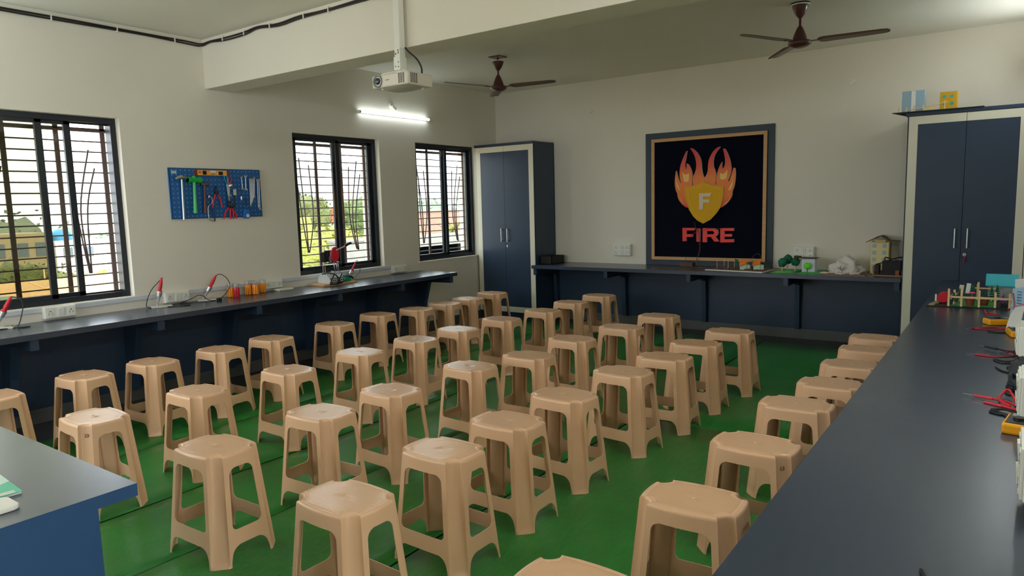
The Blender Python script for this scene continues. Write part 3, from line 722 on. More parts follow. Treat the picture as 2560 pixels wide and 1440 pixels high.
o = obj('projector_cable', M().tube([(px+.03, py+.02, 2.49), (px+.06, py+.02, 2.46), (px+.115, py+.03, 2.41), (px+.135, py+.05, 2.36), (px+.13, py+.06, 2.318)], .0055, 8, 6), BLACK, smooth=True)
tag(o, 'black cable curving from the ceiling pipe into the projector', 'cable')

# ------------------------------------------------------------------ tool board
tb = thing('pegboard', (0, -4.07, 1.60), 'blue perforated tool board hanging on the wall between two windows', 'pegboard')
BY0, BY1, BZ0, BZ1 = -4.494, -3.647, 1.4155, 1.832
m = M().box(.018, .0205, BY0, BY1, BZ0, BZ1)
for a in ((BY0, BY0+.003, BZ0, BZ1), (BY1-.003, BY1, BZ0, BZ1), (BY0, BY1, BZ0, BZ0+.003), (BY0, BY1, BZ1-.003, BZ1)): m.box(.001, .0205, *a)
o = obj('panel', m, BLUE, tb); o.matrix_parent_inverse = Matrix.Translation((0, 4.07, -1.6))
def peg_holes(m):
    nt = m.node_tree; b = nt.nodes['Principled BSDF']; tc = nt.nodes.new('ShaderNodeTexCoord'); sp = nt.nodes.new('ShaderNodeSeparateXYZ'); nt.links.new(tc.outputs['Object'], sp.inputs[0])
    def mt_(op, a, v=None, c=None):
        n = nt.nodes.new('ShaderNodeMath'); n.operation = op
        for k, q in enumerate((a, v, c)):
            if q is None: continue
            if isinstance(q, (int, float)): n.inputs[k].default_value = q
            else: nt.links.new(q, n.inputs[k])
        return n.outputs[0]
    sq = []
    for ax, o0 in ((1, BY0+.006), (2, BZ0+.001)):
        q = mt_('SUBTRACT', mt_('FRACT', mt_('DIVIDE', mt_('SUBTRACT', sp.outputs[ax], o0), .0378)), .5); sq.append(mt_('MULTIPLY', q, q))
    h = mt_('LESS_THAN', mt_('ADD', sq[0], sq[1]), .0125)
    old = b.inputs['Base Color'].links[0].from_socket; mx = nt.nodes.new('ShaderNodeMix'); mx.data_type = 'RGBA'; mx.inputs[7].default_value = srgb(150, 190, 220)
    nt.links.new(h, mx.inputs[0]); nt.links.new(old, mx.inputs[6]); nt.links.new(mx.outputs[2], b.inputs['Base Color'])
peg_holes(BLUE)
o = obj('label_plate', M().box(.0205, .0215, -4.475, -4.43, 1.785, 1.808), mat('label_grey', srgb(185, 195, 200), .5), tb); o.matrix_parent_inverse = Matrix.Translation((0, 4.07, -1.6))
TX = .04
def hang(name, label, cat, parts, group='tools on the blue board'):
    """parts: list of (part name, mesh, material); a peg holds every tool to the board"""
    y, z = label[1], label[2]
    t = thing(name, (0, y, z), label[0], cat, group); off = Matrix.Translation((0, -y, -z))
    for n, m, mt in parts:
        o = obj(n, m, mt, t, smooth='auto'); o.matrix_parent_inverse = off
    k = obj('hook', M().tube([(.0206, y, z), (.045, y, z), (.05, y, z+.006)], .0022, 6, 2), CHROME, t); k.matrix_parent_inverse = off
    return t
hang('hammer', ('steel claw hammer with long chrome handle, first tool from the left', -4.40, 1.735), 'hammer', [
    ('head', M().tube([(TX, -4.455, 1.738), (TX, -4.43, 1.752), (TX, -4.40, 1.756), (TX, -4.37, 1.752), (TX, -4.345, 1.742)], lambda t: .009+.012*(1-abs(2*t-1)), 10), STEEL),
    ('handle', M().tube([(TX, -4.399, 1.745), (TX, -4.404, 1.6), (TX, -4.408, 1.408)], lambda t: .0085+.003*t, 10), CHROME)])
hang('mallet', ('bright green plastic mallet on the tool board', -4.296, 1.72), 'mallet', [
    ('head', M().cyl((TX+.005, -4.353, 1.735), (TX+.005, -4.238, 1.735), .022, n=18).cyl((TX+.005, -4.353, 1.735), (TX+.005, -4.335, 1.735), .026, n=18).cyl((TX+.005, -4.257, 1.735), (TX+.005, -4.238, 1.735), .026, n=18).cyl((TX+.005, -4.296, 1.71), (TX+.005, -4.296, 1.765), .018, n=14), GREEN),
    ('handle', M().tube([(TX+.005, -4.297, 1.71), (TX+.005, -4.302, 1.58), (TX+.005, -4.306, 1.459)], lambda t: .012+.005*t, 12), mat('light_green_plastic', srgb(80, 190, 110), .35))])
hang('hammer', ('small hammer with brown wooden handle, right of the green mallet', -4.205, 1.69), 'hammer', [
    ('head', M().cyl((TX, -4.24, 1.70), (TX, -4.165, 1.70), .010, .013, n=12).cb((TX, -4.225, 1.70), (.016, .03, .016)), mat('brown_steel', (.22, .13, .12), .4, .6)),
    ('handle', M().tube([(TX, -4.204, 1.7), (TX, -4.21, 1.58), (TX, -4.216, 1.456)], lambda t: .009+.004*t, 10), mat('brown_handle', srgb(110, 62, 50), .45))])
m = M().box(.022, .046, -4.275, -3.977, 1.774, 1.817)
lv = hang('spirit_level', ('orange-yellow spirit level along the top edge of the tool board', -4.272, 1.768), 'spirit level', [
    ('body', m, mat('level_amber', srgb(240, 170, 70), .4)), ('end_cap', M().box(.0215, .0465, -4.278, -4.262, 1.773, 1.818), mat('level_end', srgb(120, 50, 30), .4)),
    ('end_cap', M().box(.0215, .0465, -3.992, -3.974, 1.773, 1.818), mat('level_end', srgb(120, 50, 30), .4)),
    ('vial', M().box(.046, .0475, -4.215, -4.18, 1.779, 1.812), HOLE), ('vial', M().box(.046, .0475, -4.145, -4.095, 1.795, 1.817), mat('vial_pale', srgb(215, 220, 210), .2)),
    ('vial', M().box(.046, .0475, -4.07, -4.03, 1.779, 1.808), HOLE), ('print', M().box(.046, .0468, -4.14, -4.10, 1.782, 1.788).box(.046, .0468, -4.25, -4.23, 1.792, 1.805), mat('level_print', srgb(150, 85, 20), .5))])
def pliers(y, ztop, zbot, spread, label, jaw=BLACK):
    zp = ztop-(ztop-zbot)*.32
    hang('pliers', (label, y, ztop-.035), 'pliers', [
        ('jaw', M().tube([(TX, y, ztop), (TX, y-.004, (ztop+zp)/2), (TX, y, zp)], lambda t: .006+.008*t, 8).cyl((TX-.01, y, zp), (TX+.01, y, zp), .014, n=14), jaw),
        ('grip', M().tube([(TX, y-.01, zp-.01), (TX, y-.01-spread*.6, (zp+zbot)/2), (TX, y-.008-spread, zbot)], .0065, 8), RED),
        ('grip', M().tube([(TX, y+.01, zp-.01), (TX, y+.01+spread*.7, (zp+zbot)/2), (TX, y+.008+spread, zbot)], .0065, 8), RED)])
pliers(-4.10, 1.685, 1.50, .036, 'black and red pliers hanging left of the scissors')
pliers(-3.985, 1.56, 1.405, .055, 'red-handled cutters spread wide below the scissors')
pliers(-3.968, 1.555, 1.40, .006, 'narrow red-handled pliers tucked between the cutter grips')
hang('hacksaw', ('small steel junior hacksaw with bent bow frame at the board bottom', -4.165, 1.60), 'saw', [
    ('bow', M().tube([(TX, -4.168, 1.603), (TX, -4.145, 1.575), (TX, -4.15, 1.54), (TX, -4.185, 1.51), (TX, -4.187, 1.42), (TX, -4.165, 1.395), (TX, -4.133, 1.386)], .0042, 8), CHROME),
    ('handle', M().tube([(TX+.002, -4.14, 1.515), (TX+.002, -4.138, 1.45), (TX+.002, -4.134, 1.388)], .006, 8), mat('dark_blue_grip', srgb(30, 40, 70), .4)), ('tip', M().cyl((TX, -4.17, 1.605), (TX, -4.175, 1.585), .006, n=8), CHROME)])
sc = M().box(TX, TX+.003, -3.995, -3.975, 1.55, 1.70)
hang('scissors', ('large scissors with teal and red handles, blades down', -3.985, 1.70), 'scissors', [
    ('blade', M().prism([(-4.003, 1.70), (-3.984, 1.70), (-3.985, 1.545), (-3.99, 1.545)], 'x', TX, TX+.003), CHROME),
    ('blade', M().prism([(-3.986, 1.70), (-3.966, 1.70), (-3.978, 1.545), (-3.984, 1.545)], 'x', TX-.003, TX), STEEL),
    ('handle', M().tube([(TX, -3.99, 1.70), (TX, -4.01, 1.74), (TX, -4.015, 1.765), (TX, -4.0, 1.78), (TX, -3.988, 1.765), (TX, -3.985, 1.73), (TX, -3.986, 1.70)], .0048, 8), mat('teal_grip', srgb(40, 150, 170), .4)),
    ('handle', M().tube([(TX, -3.978, 1.70), (TX, -3.975, 1.74), (TX, -3.965, 1.762), (TX, -3.95, 1.755), (TX, -3.945, 1.735), (TX, -3.96, 1.715), (TX, -3.975, 1.70)], .0048, 8), mat('rosy_grip', srgb(190, 60, 90), .4))])
hang('paint_brush', ('flat brush with pale bristles pointing up on the tool board', -3.926, 1.60), 'brush', [
    ('bristles', M().box(TX-.004, TX+.004, -3.937, -3.911, 1.605, 1.658), mat('bristle', srgb(205, 200, 170), .8)), ('handle', M().tube([(TX, -3.924, 1.605), (TX, -3.927, 1.58), (TX, -3.929, 1.50)], lambda t: .009-.004*t, 8), BLACK)])
def spanner(y0, z0, y1, z1, w, label, n=0):
    d = Vector((0, y1-y0, z1-z0)).normalized(); p = Vector((0, -d.z, d.y))
    m = M()
    A, B = Vector((TX, y0, z0)), Vector((TX, y1, z1))
    sh_ = M().tube([A-d*0+d*w*1.2, (A+B)/2, B-d*w*1.2], w*.42, 6, 1)
    def jaw(c, s):
        mm = M(); R = w*1.35; pts = []
        for k in range(15):
            a = math.radians(40+k*20); q = c+(d*s*math.cos(a)+p*math.sin(a))*R; pts.append((q.y, q.z))
        q = c+d*s*R*.1; 
        for k in range(4): a = math.radians(-40+k*26.7-0); 
        pts.append(((c-d*s*0+p*-.45*R).y, (c+p*-.45*R).z)); pts.append(((c+p*.45*R).y, (c+p*.45*R).z))
        mm.prism(pts, 'x', TX-.0025, TX+.0035); return mm
    hang('spanner', (label, y0+.0005, z0-.004), 'spanner', [('shaft', sh_, CHROME), ('jaw', jaw(A, -1), STEEL), ('jaw', jaw(B, 1), CHROME)])
spanner(-3.808, 1.775, -3.812, 1.652, .012, 'open-ended chrome spanner hanging above the tape measure')
spanner(-3.85, 1.765, -3.845, 1.66, .009, 'small spanner just left of the open-ended chrome spanner')
for k in range(6):
    f = k/5
    spanner(-3.768+.052*f, 1.748+.014*f, -3.776+.044*f, 1.508+.085*f, .0062, ['longest spanner of the graded set, beside the tape measure', 'second spanner of the graded set', 'third spanner of the graded set', 'fourth spanner of the graded set', 'fifth spanner of the graded set', 'shortest spanner of the graded set'][k])
spanner(-3.69, 1.742, -3.697, 1.49, .0085, 'long chrome spanner second from the right board edge')
spanner(-3.674, 1.748, -3.682, 1.475, .0095, 'long chrome spanner nearest the right board edge')
hang('tape_measure', ('blue tape measure with round white face, bottom right of the board', -3.82, 1.50), 'tape measure', [
    ('case', M().cyl((.022, -3.825, 1.425), (.058, -3.825, 1.425), .026, n=24).prism([(-3.851, 1.425), (-3.838, 1.485), (-3.80, 1.47), (-3.80, 1.43)], 'x', .024, .056), mat('tape_blue', srgb(40, 110, 190), .35)),
    ('face', M().cyl((.058, -3.823, 1.425), (.0595, -3.823, 1.425), .016, n=20), mat('tape_face', srgb(215, 222, 228), .35)),
    ('belt_strap', M().tube([(TX, -3.822, 1.48), (TX, -3.82, 1.53), (TX, -3.82, 1.58)], .006, 6), mat('strap_blue', srgb(20, 50, 95), .6))])
hang('drill_chuck', ('small chrome bit holder left of the tape measure strap', -3.862, 1.59), 'bit holder', [('body', M().lathe([(0, -.02), (.006, -.018), (.010, .0), (.008, .018), (0, .02)], (TX, -3.862, 1.578), 12), CHROME)])
hang('bolt_cutter', ('small dark tin snips behind the scissors', -3.955, 1.705), 'snips', [('jaw', M().blob((TX, -3.957, 1.69), .017, 3, 2, .5), STEEL), ('jaw', M().blob((TX-.004, -3.965, 1.60), .014, 5, 2, .5), STEEL)])

# ------------------------------------------------------------------ things on the window counter
def solder(loc, rz, tilt, label, cable, group='soldering stands', coil=True):
    t = thing('soldering_stand', loc, label, 'soldering stand', group, rz)
    obj('base', M().box(-.045, .045, -.075, .075, 0, .014), mat('cast_base', srgb(198, 194, 180), .5), t, bev=.004)
    obj('sponge', M().box(-.03, .03, .02, .065, .014, .019), mat('sponge', srgb(150, 150, 135), .9), t)
    d = Vector((0, math.sin(tilt), math.cos(tilt))); o0 = Vector((0, -.03, .016))
    obj('post', M().cyl(o0, o0+d*.05, .004, n=8).cyl(o0+Vector((0, 0, -.002)), o0+Vector((0, 0, .03)), .006, n=8), STEEL, t)
    m = M(); pts = []
    u = Vector((1, 0, 0)); v = d.cross(u)
    for k in range(60): a = k*.9; pts.append(o0+d*(.03+.0011*k)+(u*math.cos(a)+v*math.sin(a))*(.011+.00012*k))
    obj('spring', m.tube(pts, .0016, 5, 1), CHROME, t, smooth=True)
    obj('holder_cup', M().cyl(o0+d*.075, o0+d*.11, .017, .021, n=18, cap=False).cyl(o0+d*.108, o0+d*.114, .022, n=18), mat('holder_steel', (.62, .6, .55), .35, .8), t, smooth='auto')
    i = thing('soldering_iron', loc, 'red-handled soldering iron resting in its stand, '+label.split(', ', 1)[1], 'soldering iron', 'red soldering irons', rz)
    obj('flange', M().cyl(o0+d*.116, o0+d*.126, .0195, .016, n=18), RED, i, smooth='auto')
    obj('handle', M().tube([o0+d*.122, o0+d*.15, o0+d*.19, o0+d*.225], lambda t: [.0125, .0145, .0135, .011, .008][min(4, int(t*4.99))], 10), RED, i, smooth=True)
    obj('tip', M().cyl(o0+d*.05, o0+d*.122, .004, .005, n=8), STEEL, i)
    obj('cable', M().tube([o0+d*.223]+cable, .0032, 7, 6), BLACK, i, smooth=True)
solder((.115, -5.79, HC), math.radians(-30), math.radians(28), 'soldering stand with red iron, at the left edge under the large window',
    [Vector((.0, .11, .20)), Vector((.02, .14, .16)), Vector((.03, .12, .06)), Vector((.03, .10, .004)), Vector((.05, .13, .004)), Vector((.02, .16, .005)), Vector((.06, -.02, .005)), Vector((.10, -.09, .004))])
solder((.125, -4.70, HC), math.radians(-20), math.radians(12), 'soldering stand with upright red iron, left of the second socket plate',
    [Vector((-.01, -.0, .21)), Vector((-.03, -.06, .14)), Vector((-.02, -.10, .05)), Vector((.0, -.09, .004)), Vector((.05, .06, .005)), Vector((.08, .17, .005)), Vector((.05, .2, .005)), Vector((.07, .13, .005))])
solder((.11, -4.30, HC), math.radians(-25), math.radians(30), 'soldering stand with tilted red iron, left of the jars of pens',
    [Vector((.0, .12, .215)), Vector((.0, .17, .17)), Vector((.01, .18, .10)), Vector((.02, .11, .02)), Vector((.06, .02, .006)), Vector((.07, -.06, .06)), Vector((.07, -.14, .03)), Vector((.09, -.22, .004)), Vector((.08, -.10, .005)), Vector((.1, .0, .004))])
o = thing('mains_plug', (.235, -4.27, HC), 'black mains plug on the counter in front of the tilted iron', 'plug')
obj('body', M().box(-.018, .018, -.016, .016, 0, .028), BLACK, o, bev=.005)
obj('pin', M().cyl((-.008, .014, .014), (-.008, .034, .014), .003, n=8), CHROME, o); obj('pin', M().cyl((.008, .014, .014), (.008, .034, .014), .003, n=8), CHROME, o)
JAR = glassy('clear_jar', (.985, .985, .98), .05, .05); LID = glassy('clear_lid', (.93, .93, .92), .1, .15)
PENO = mat('orange_pen', srgb(255, 160, 10), .35); PENR = mat('red_pen', srgb(225, 20, 50), .35)
jars = [(.08, -4.061, 'o', 'leftmost of the six'), (.14, -4.044, 'r', 'second of the six from the left'), (.09, -3.897, 'o', 'third of the six from the left'), (.05, -3.829, 'r', 'fourth of the six from the left'), (.13, -3.848, 'o', 'fifth of the six from the left'), (.065, -3.727, 'o', 'rightmost of the six, beside a socket plate')]
def jar_proto():
    t = thing('jar', (0, 0, 0), 'x', 'jar', 'clear jars of coloured pens')
    obj('glass_body', M().lathe([(0, .002), (.029, .002), (.0302, .005), (.0302, .092), (.028, .098), (.028, .104)], n=24), JAR, t, smooth='auto')
    obj('lid', M().lathe([(.0304, .098), (.0304, .118), (.029, .121), (0, .121)], n=24), LID, t, smooth='auto')
    return t
def pen_proto(mt):
    p = thing('marker_pen', (0, 0, 0), 'x', 'pen', 'x')
    obj('barrel', M().cyl((0, 0, 0), (0, 0, .064), .0068, n=10), mt, p, smooth='auto'); obj('cap', M().cyl((0, 0, .064), (0, 0, .082), .0072, .006, n=10), mt, p, smooth='auto'); return p
jp = None; pp = {}
for x, y, cc, lab in jars:
    cn = 'orange' if cc == 'o' else 'red'
    L = 'clear lidded jar full of %s pens, %s' % (cn, lab)
    if jp is None: jp = jar_proto(); jp.location = (x, y, HC); tag(jp, L)
    else: dup(jp, (x, y, HC), 0, L)
    for k in range(8):
        a = k*2*PI/7; rr = .0208 if k < 7 else 0
        G = '%s pens in the jar, %s' % (cn, lab); loc = (x+rr*math.cos(a), y+rr*math.sin(a), HC+.004)
        L2 = '%s pen packed upright in the jar that is %s' % (cn, lab.replace(', beside a socket plate', ''))
        if cc not in pp: pp[cc] = pen_proto(PENO if cc == 'o' else PENR); pp[cc].location = loc; tag(pp[cc], L2, 'pen', G)
        else: dup(pp[cc], loc, 0, L2, G)
t = thing('tray', (.10, -3.53, HC), 'flat cream plastic tray lying right of the jars of pens', 'tray')
obj('body', M().box(-.045, .045, -.08, .08, 0, .018), mat('cream_plastic', srgb(222, 218, 200), .45), t, bev=.006)
obj('sponge', M().box(-.03, .03, -.06, .06, .016, .020), mat('cream_inlay', srgb(200, 196, 176), .7), t)

# robot model on a wooden board
t = thing('robot_model', (.17, -2.98, HC), 'robot model of white brackets and black cables on a wooden board', 'robot model')
obj('wooden_base', M().prism([(-.14, -.20), (.11, -.23), (.10, .20), (-.13, .21)], 'z', 0, .018), WOOD, t, bev=.002)
m = M().prism([(-.10, .018), (-.09, .075), (-.05, .105), (.04, .105), (.08, .07), (.10, .018)], 'y', -.13, .05)
wb = obj('bracket_body', m, mat('white_perforated_metal', srgb(225, 228, 230), .35, bump=(40, .4, .004)), t, bev=.004)
m = M()
for i in range(7):
    for j in range(3): m.cb((.098-.009*j, -.115+i*.025, .032+j*.018), (.012, .013, .010))
for i in range(5):
    for k in range(3): m.cb((-.04+k*.035, -.11+i*.035, .1055), (.022, .014, .004))
obj('slots', m, HOLE, wb)
for pts in ([(.11, -.15, .02), (.108, -.1, .10), (.06, -.05, .126), (-.02, -.02, .128)], [(.112, -.02, .02), (.108, -.07, .1), (.05, -.12, .126), (-.03, -.13, .11)], [(.12, -.16, .022), (.13, -.05, .02), (.12, .03, .05), (.05, .06, .06)],
            [(.10, -.05, .022), (.125, -.04, .07), (.11, 0, .11), (.06, .02, .128)], [(.12, -.08, .01), (.135, -.06, .03), (.13, -.02, .02)]):
    obj('black_strap', M().tube(pts, .006, 6), BLACK, t, smooth=True)
obj('green_servo_cover', M().prism([(.05, .018), (.05, .095), (.10, .085), (.17, .05), (.18, .018)], 'x', -.06, .05), mat('teal_green_plastic', srgb(20, 150, 110), .4), t, bev=.008)
obj('black_clamp', M().tube([(0, .05, .085), (.02, .12, .075), (.03, .19, .055), (.02, .22, .04)], .011, 8), BLACK, t, smooth=True)
for y in (-.11, -.085): obj('rod', M().cyl((-.03, y, .12), (-.03, y, .39), .004, n=10), CHROME, t, smooth='auto')
obj('motor_block', M().box(-.06, .0, -.115, -.055, .225, .325).box(-.05, .01, -.08, -.03, .28, .34), BLACK, t, bev=.004)
obj('grey_bracket', M().box(-.04, .02, -.09, .06, .205, .222).box(-.02, .015, -.05, .0, .22, .33), STEEL, t, bev=.002)
rd = obj('red_wheel', M().lathe([(0, -.012), (.05, -.012), (.056, -.006), (.056, .006), (.05, .012), (0, .012)], n=28, T=Matrix.Translation((.03, -.005, .295)) @ Matrix.Rotation(math.radians(78), 4, 'Z') @ Matrix.Rotation(PI/2, 4, 'X') @ Matrix.Scale(1.35, 4, (0, 1, 0)) @ Matrix.Scale(.78, 4, (1, 0, 0))), RED, t, smooth='auto')
obj('lever_arm', M().tube([(.05, .0, .34), (.06, .05, .355), (.07, .10, .375)], .007, 8), mat('beige_arm', srgb(205, 175, 150), .5), t)
obj('lever_grip', M().tube([(.07, .095, .373), (.075, .13, .39), (.08, .165, .40)], .0125, 10), BLACK, t, smooth=True)
for y in (-.01, .02, .04): obj('thin_leg', M().tube([(.02, y, .22), (.03, y-.01, .17), (.02, y+.01, .12)], .004, 6), STEEL, t)
i = thing('soldering_iron', (.15, -2.80, HC), 'red-handled soldering iron leaning up from the robot model', 'soldering iron', 'red soldering irons')
d = Vector((-.10, .62, .78)).normalized(); o0 = Vector((0, .02, .04))
obj('flange', M().cyl(o0+d*.09, o0+d*.10, .0175, n=16), RED, i, smooth='auto'); obj('handle', M().tube([o0+d*.1, o0+d*.13, o0+d*.17, o0+d*.2], lambda t: .0115-.006*t, 10), RED, i, smooth=True)
obj('tip', M().cyl(o0, o0+d*.09, .006, .009, n=10), STEEL, i); obj('holder_cup', M().cyl(o0+d*.045, o0+d*.085, .017, .019, n=16), mat('holder_steel', (.62, .6, .55), .35, .8), i)
obj('rest', M().cb((0, .01, .028), (.03, .05, .035)), BLACK, i, bev=.004)
obj('cable', M().tube([o0+d*.2, o0+d*.215+Vector((0, .01, 0)), o0+Vector((.0, .15, .12)), o0+Vector((0, .15, .05)), o0+Vector((.02, .06, .0))], .0028, 7, 5), BLACK, i, smooth=True)

# ------------------------------------------------------------------ things on the back counter
t = thing('open_box', (.975, -.235, HC), 'small open black box on the back counter beside the corner cupboard', 'box')
m = M().box(-.07, .095, -.15, .15, 0, .006).box(-.07, -.064, -.15, .15, 0, .095).box(.089, .095, -.15, .15, 0, .095).box(-.07, .095, -.15, -.144, 0, .095).box(-.07, .095, .144, .15, 0, .095)
obj('box_body', m, mat('black_card', srgb(30, 28, 28), .7), t)
t = thing('wood_block', (2.66, -.075, HC), 'thin brown wooden strip leaning below the emblem board', 'wood block')
obj('strip', M().box(-.075, .075, -.012, .012, 0, .04), mat('dark_wood', srgb(92, 68, 50), .6, var=(10, .2)), t, bev=.001)

# craft model 1: brown field, two huts, poles
t = thing('craft_model', (3.30, -.30, HC), 'craft model of two orange-roofed huts on a brown board', 'craft model')
def hut(par, x, y, z0, w, d, h, wall, roof, rh=.02, ov=.012, tilt=0):
    b = obj('toy_house', M().box(x-w/2, x+w/2, y-d/2, y+d/2, z0, z0+h), wall, par)
    r = M().prism([(x-w/2-ov, z0+h-.004), (x, z0+h+rh), (x+w/2+ov, z0+h-.004), (x+w/2+ov, z0+h+.001-.004+.003), (x, z0+h+rh+.004), (x-w/2-ov, z0+h)], 'y', y-d/2-ov, y+d/2+ov)
    obj('roof', r, roof, b); return b
obj('base_board', M().prism([(-.30, -.12), (.31, -.205), (.34, .17), (-.26, .20)], 'z', 0, .008), PAPER, t)
m = M().prism([(-.295, -.11), (.305, -.195), (.335, .165), (-.255, .195)], 'z', .008, .014)
obj('soil', m, BRNCARD, t)
for k in range(14):
    pass
m = M()
random.seed(3)
for k in range(26): m.blob((random.uniform(-.24, .30), random.uniform(-.12, .14), .016), random.uniform(.012, .026), k, 2, .5, (1.3, 1, .45))
obj('soil_lumps', m, BRNCARD, t)
ORC = mat('orange_card', srgb(245, 130, 30), .6); MINT = mat('mint_card', srgb(190, 215, 185), .6)
for x, y, tl in ((.09, -.06, .3), (.215, -.02, 0)):
    h_ = obj('toy_house', M().box(x-.035, x+.03, y-.03, y+.03, .014, .068), MINT, t)
    obj('roof', M().cb((x-.006, y-.016, .086), (.082, .075, .004), (.62, -.28-tl*.5, 0)), ORC, h_); obj('porch', M().cb((x+.045, y-.01, .038), (.035, .003, .05), (0, 0, .3)), MINT, h_)
for x, y, h_ in ((-.20, -.04, .10), (-.155, .05, .09), (-.085, -.03, .095), (-.03, .0, .10), (.08, .1, .1)):
    obj('pole', M().cyl((x, y, .01), (x, y, .012+h_), .0025, n=6), STICK, t)
for x, y in ((-.02, .03), (.155, .05)):
    f = obj('sprig', M().blob((x, y, .095 if x < 0 else .08), .018, 4, 2, .8), mat('leaf_green', srgb(70, 140, 60), .6), t); obj('stem', M().cyl((x, y, .01), (x, y, .08), .002, n=6), mat('leaf_green', srgb(70, 140, 60), .6), f)
for pts in ([(.12, .04, .03), (.13, .06, .12), (.175, .08, .165), (.215, .06, .15), (.23, .04, .07)], [(-.29, -.05, .01), (-.22, .02, .05), (-.14, .04, .03), (-.05, .05, .045), (.02, .03, .02)], [(-.52, .19, .012), (-.50, .16, .09), (-.47, .10, .03), (-.38, .0, .012), (-.28, -.08, .012), (-.20, -.06, .03)],
            [(-.62, .2, .01), (-.64, .19, .11), (-.60, .17, .03), (-.45, .05, .006), (-.3, -.02, .02)]):
    obj('thin_wire', M().tube(pts, .0018, 6), mat('thin_brown_wire', srgb(120, 80, 70), .5), t, smooth=True)
# craft model 2: green park
t = thing('craft_model', (3.90, -.28, HC), 'craft model of a park: dark green trees and white brown-roofed house', 'craft model')
obj('base_board', M().prism([(-.215, -.20), (.235, -.15), (.22, .14), (-.19, .16)], 'z', 0, .006), mat('green_card', srgb(70, 170, 70), .7), t)
obj('road', M().prism([(-.005, -.175), (.035, -.17), (.05, .15), (.01, .15)], 'z', .006, .0075), mat('road_card', srgb(60, 62, 62), .8), t)
obj('grass_patch', M().prism([(-.19, -.17), (-.03, -.155), (-.03, -.02), (-.17, -.02)], 'z', .006, .009), mat('light_green_card', srgb(110, 200, 110), .7), t)
obj('grass_patch', M().prism([(.06, -.15), (.215, -.135), (.205, -.03), (.065, -.04)], 'z', .006, .009), mat('mid_green_card', srgb(60, 180, 80), .7), t)
for x, y, r, zc in ((-.145, -.03, .042, .09), (-.115, .06, .045, .115), (-.035, .03, .04, .095)):
    tr = obj('toy_tree', M().blob((x, y, zc), r, int(r*900), 3, .25, (1, .7, 1.1)), DGREEN, t); obj('trunk', M().cyl((x, y-.01, .006), (x, y-.01, zc-.03), .006, n=8), STICK, tr)
hb = obj('toy_building', M().box(.045, .165, -.055, .06, .006, .135), mat('pale_blue_paper', srgb(215, 222, 232), .65), t)
obj('roof', M().prism([(-.08, .143), (.07, .139), (.07, .144), (-.08, .150)], 'x', -.02, .185).prism([(-.085, .142), (-.105, .165), (-.10, .168), (-.075, .147)], 'x', -.02, .05), BRNCARD, hb)
lt = obj('lime_tree', M().blob((.105, -.085, .068), .034, 8, 3, .35, (1, .35, 1)), LGREEN, t); obj('trunk', M().cyl((.105, -.09, .006), (.105, -.09, .05), .004, n=8), mat('toy_bark', srgb(110, 60, 50), .7), lt)
# craft model 3: snow
t = thing('craft_model', (4.33, -.29, HC), 'craft model of a snowy hill of white cotton with bare twigs', 'craft model')
obj('base_board', M().prism([(-.185, -.205), (.20, -.19), (.18, .17), (-.17, .19)], 'z', 0, .007), mat('brown_edge_card', srgb(150, 110, 85), .8), t)
COT = mat('cotton', srgb(225, 220, 212), .95, bump=(60, .9, .01))
m = M(); random.seed(5)
m.blob((.0, .03, .03), .12, 2, 4, .35, (1.1, .9, 1.05)); m.blob((.08, .04, .02), .075, 3, 4, .4, (1.1, 1, .8)); m.blob((-.07, .04, .02), .08, 4, 4, .4, (1, 1, .9))
for k in range(14): m.blob((random.uniform(-.17, .12), random.uniform(-.17, -.04), .008), random.uniform(.015, .035), k, 2, .4, (1.3, 1, .4))
for v in m.b.verts: v.co.z = max(v.co.z, .0071)
obj('cotton_snow', m, COT, t)
m = M()
for k in range(13):
    a = random.uniform(-1.1, 1.1); l = random.uniform(.03, .06)
    m.tube([(-.01, -.10, .03), (-.01+l*.4*math.sin(a), -.10, .03+l*.45), (-.01+l*math.sin(a), -.10+random.uniform(-.01, .01), .03+l*math.cos(a)*1.1)], .0012, 5, 2)
m.cyl((-.01, -.10, .005), (-.01, -.10, .04), .002, n=6)
obj('twig_tree', m, mat('twig', srgb(120, 95, 80), .7), t)
obj('log', M().cyl((.15, -.14, .014), (.25, -.17, .014), .006, n=8).cyl((.16, -.12, .014), (.24, -.15, .018), .005, n=8), BRNCARD, t)
# toy apartment tower
t = thing('toy_tower', (4.612, -.135, HC), 'cream card apartment tower with blue windows and pagoda roof', 'craft model')
tw = obj('walls', M().box(-.08, .075, -.07, .07, 0, .30), mat('cream_card', srgb(238, 225, 165), .6), t)
WBC = mat('window_blue_card', srgb(170, 190, 205), .5)
for i in range(4):
    for dx in (-.05, .035): obj('window', M().box(dx-.017, dx+.017, -.0712, -.07, .05+i*.065, .085+i*.065), WBC, tw)
    obj('window', M().box(.075, .0762, -.035, .0, .05+i*.065, .085+i*.065), WBC, tw)
obj('corner_strip', M().box(.068, .077, -.072, -.066, 0, .30), mat('gold_strip', srgb(205, 160, 40), .5), tw)
obj('roof', M().prism([(-.125, .292), (-.05, .325), (-.02, .345), (.0, .352), (.03, .338), (.07, .305), (.15, .300), (.15, .304), (.07, .312), (.03, .345), (.0, .358), (-.025, .352), (-.125, .297)], 'y', -.09, .09), mat('brown_roof_card', srgb(110, 88, 60), .7), t)
obj('sign_plate', M().box(-.05, .045, -.092, -.088, .292, .318), mat('tan_card', srgb(215, 190, 130), .6), t)
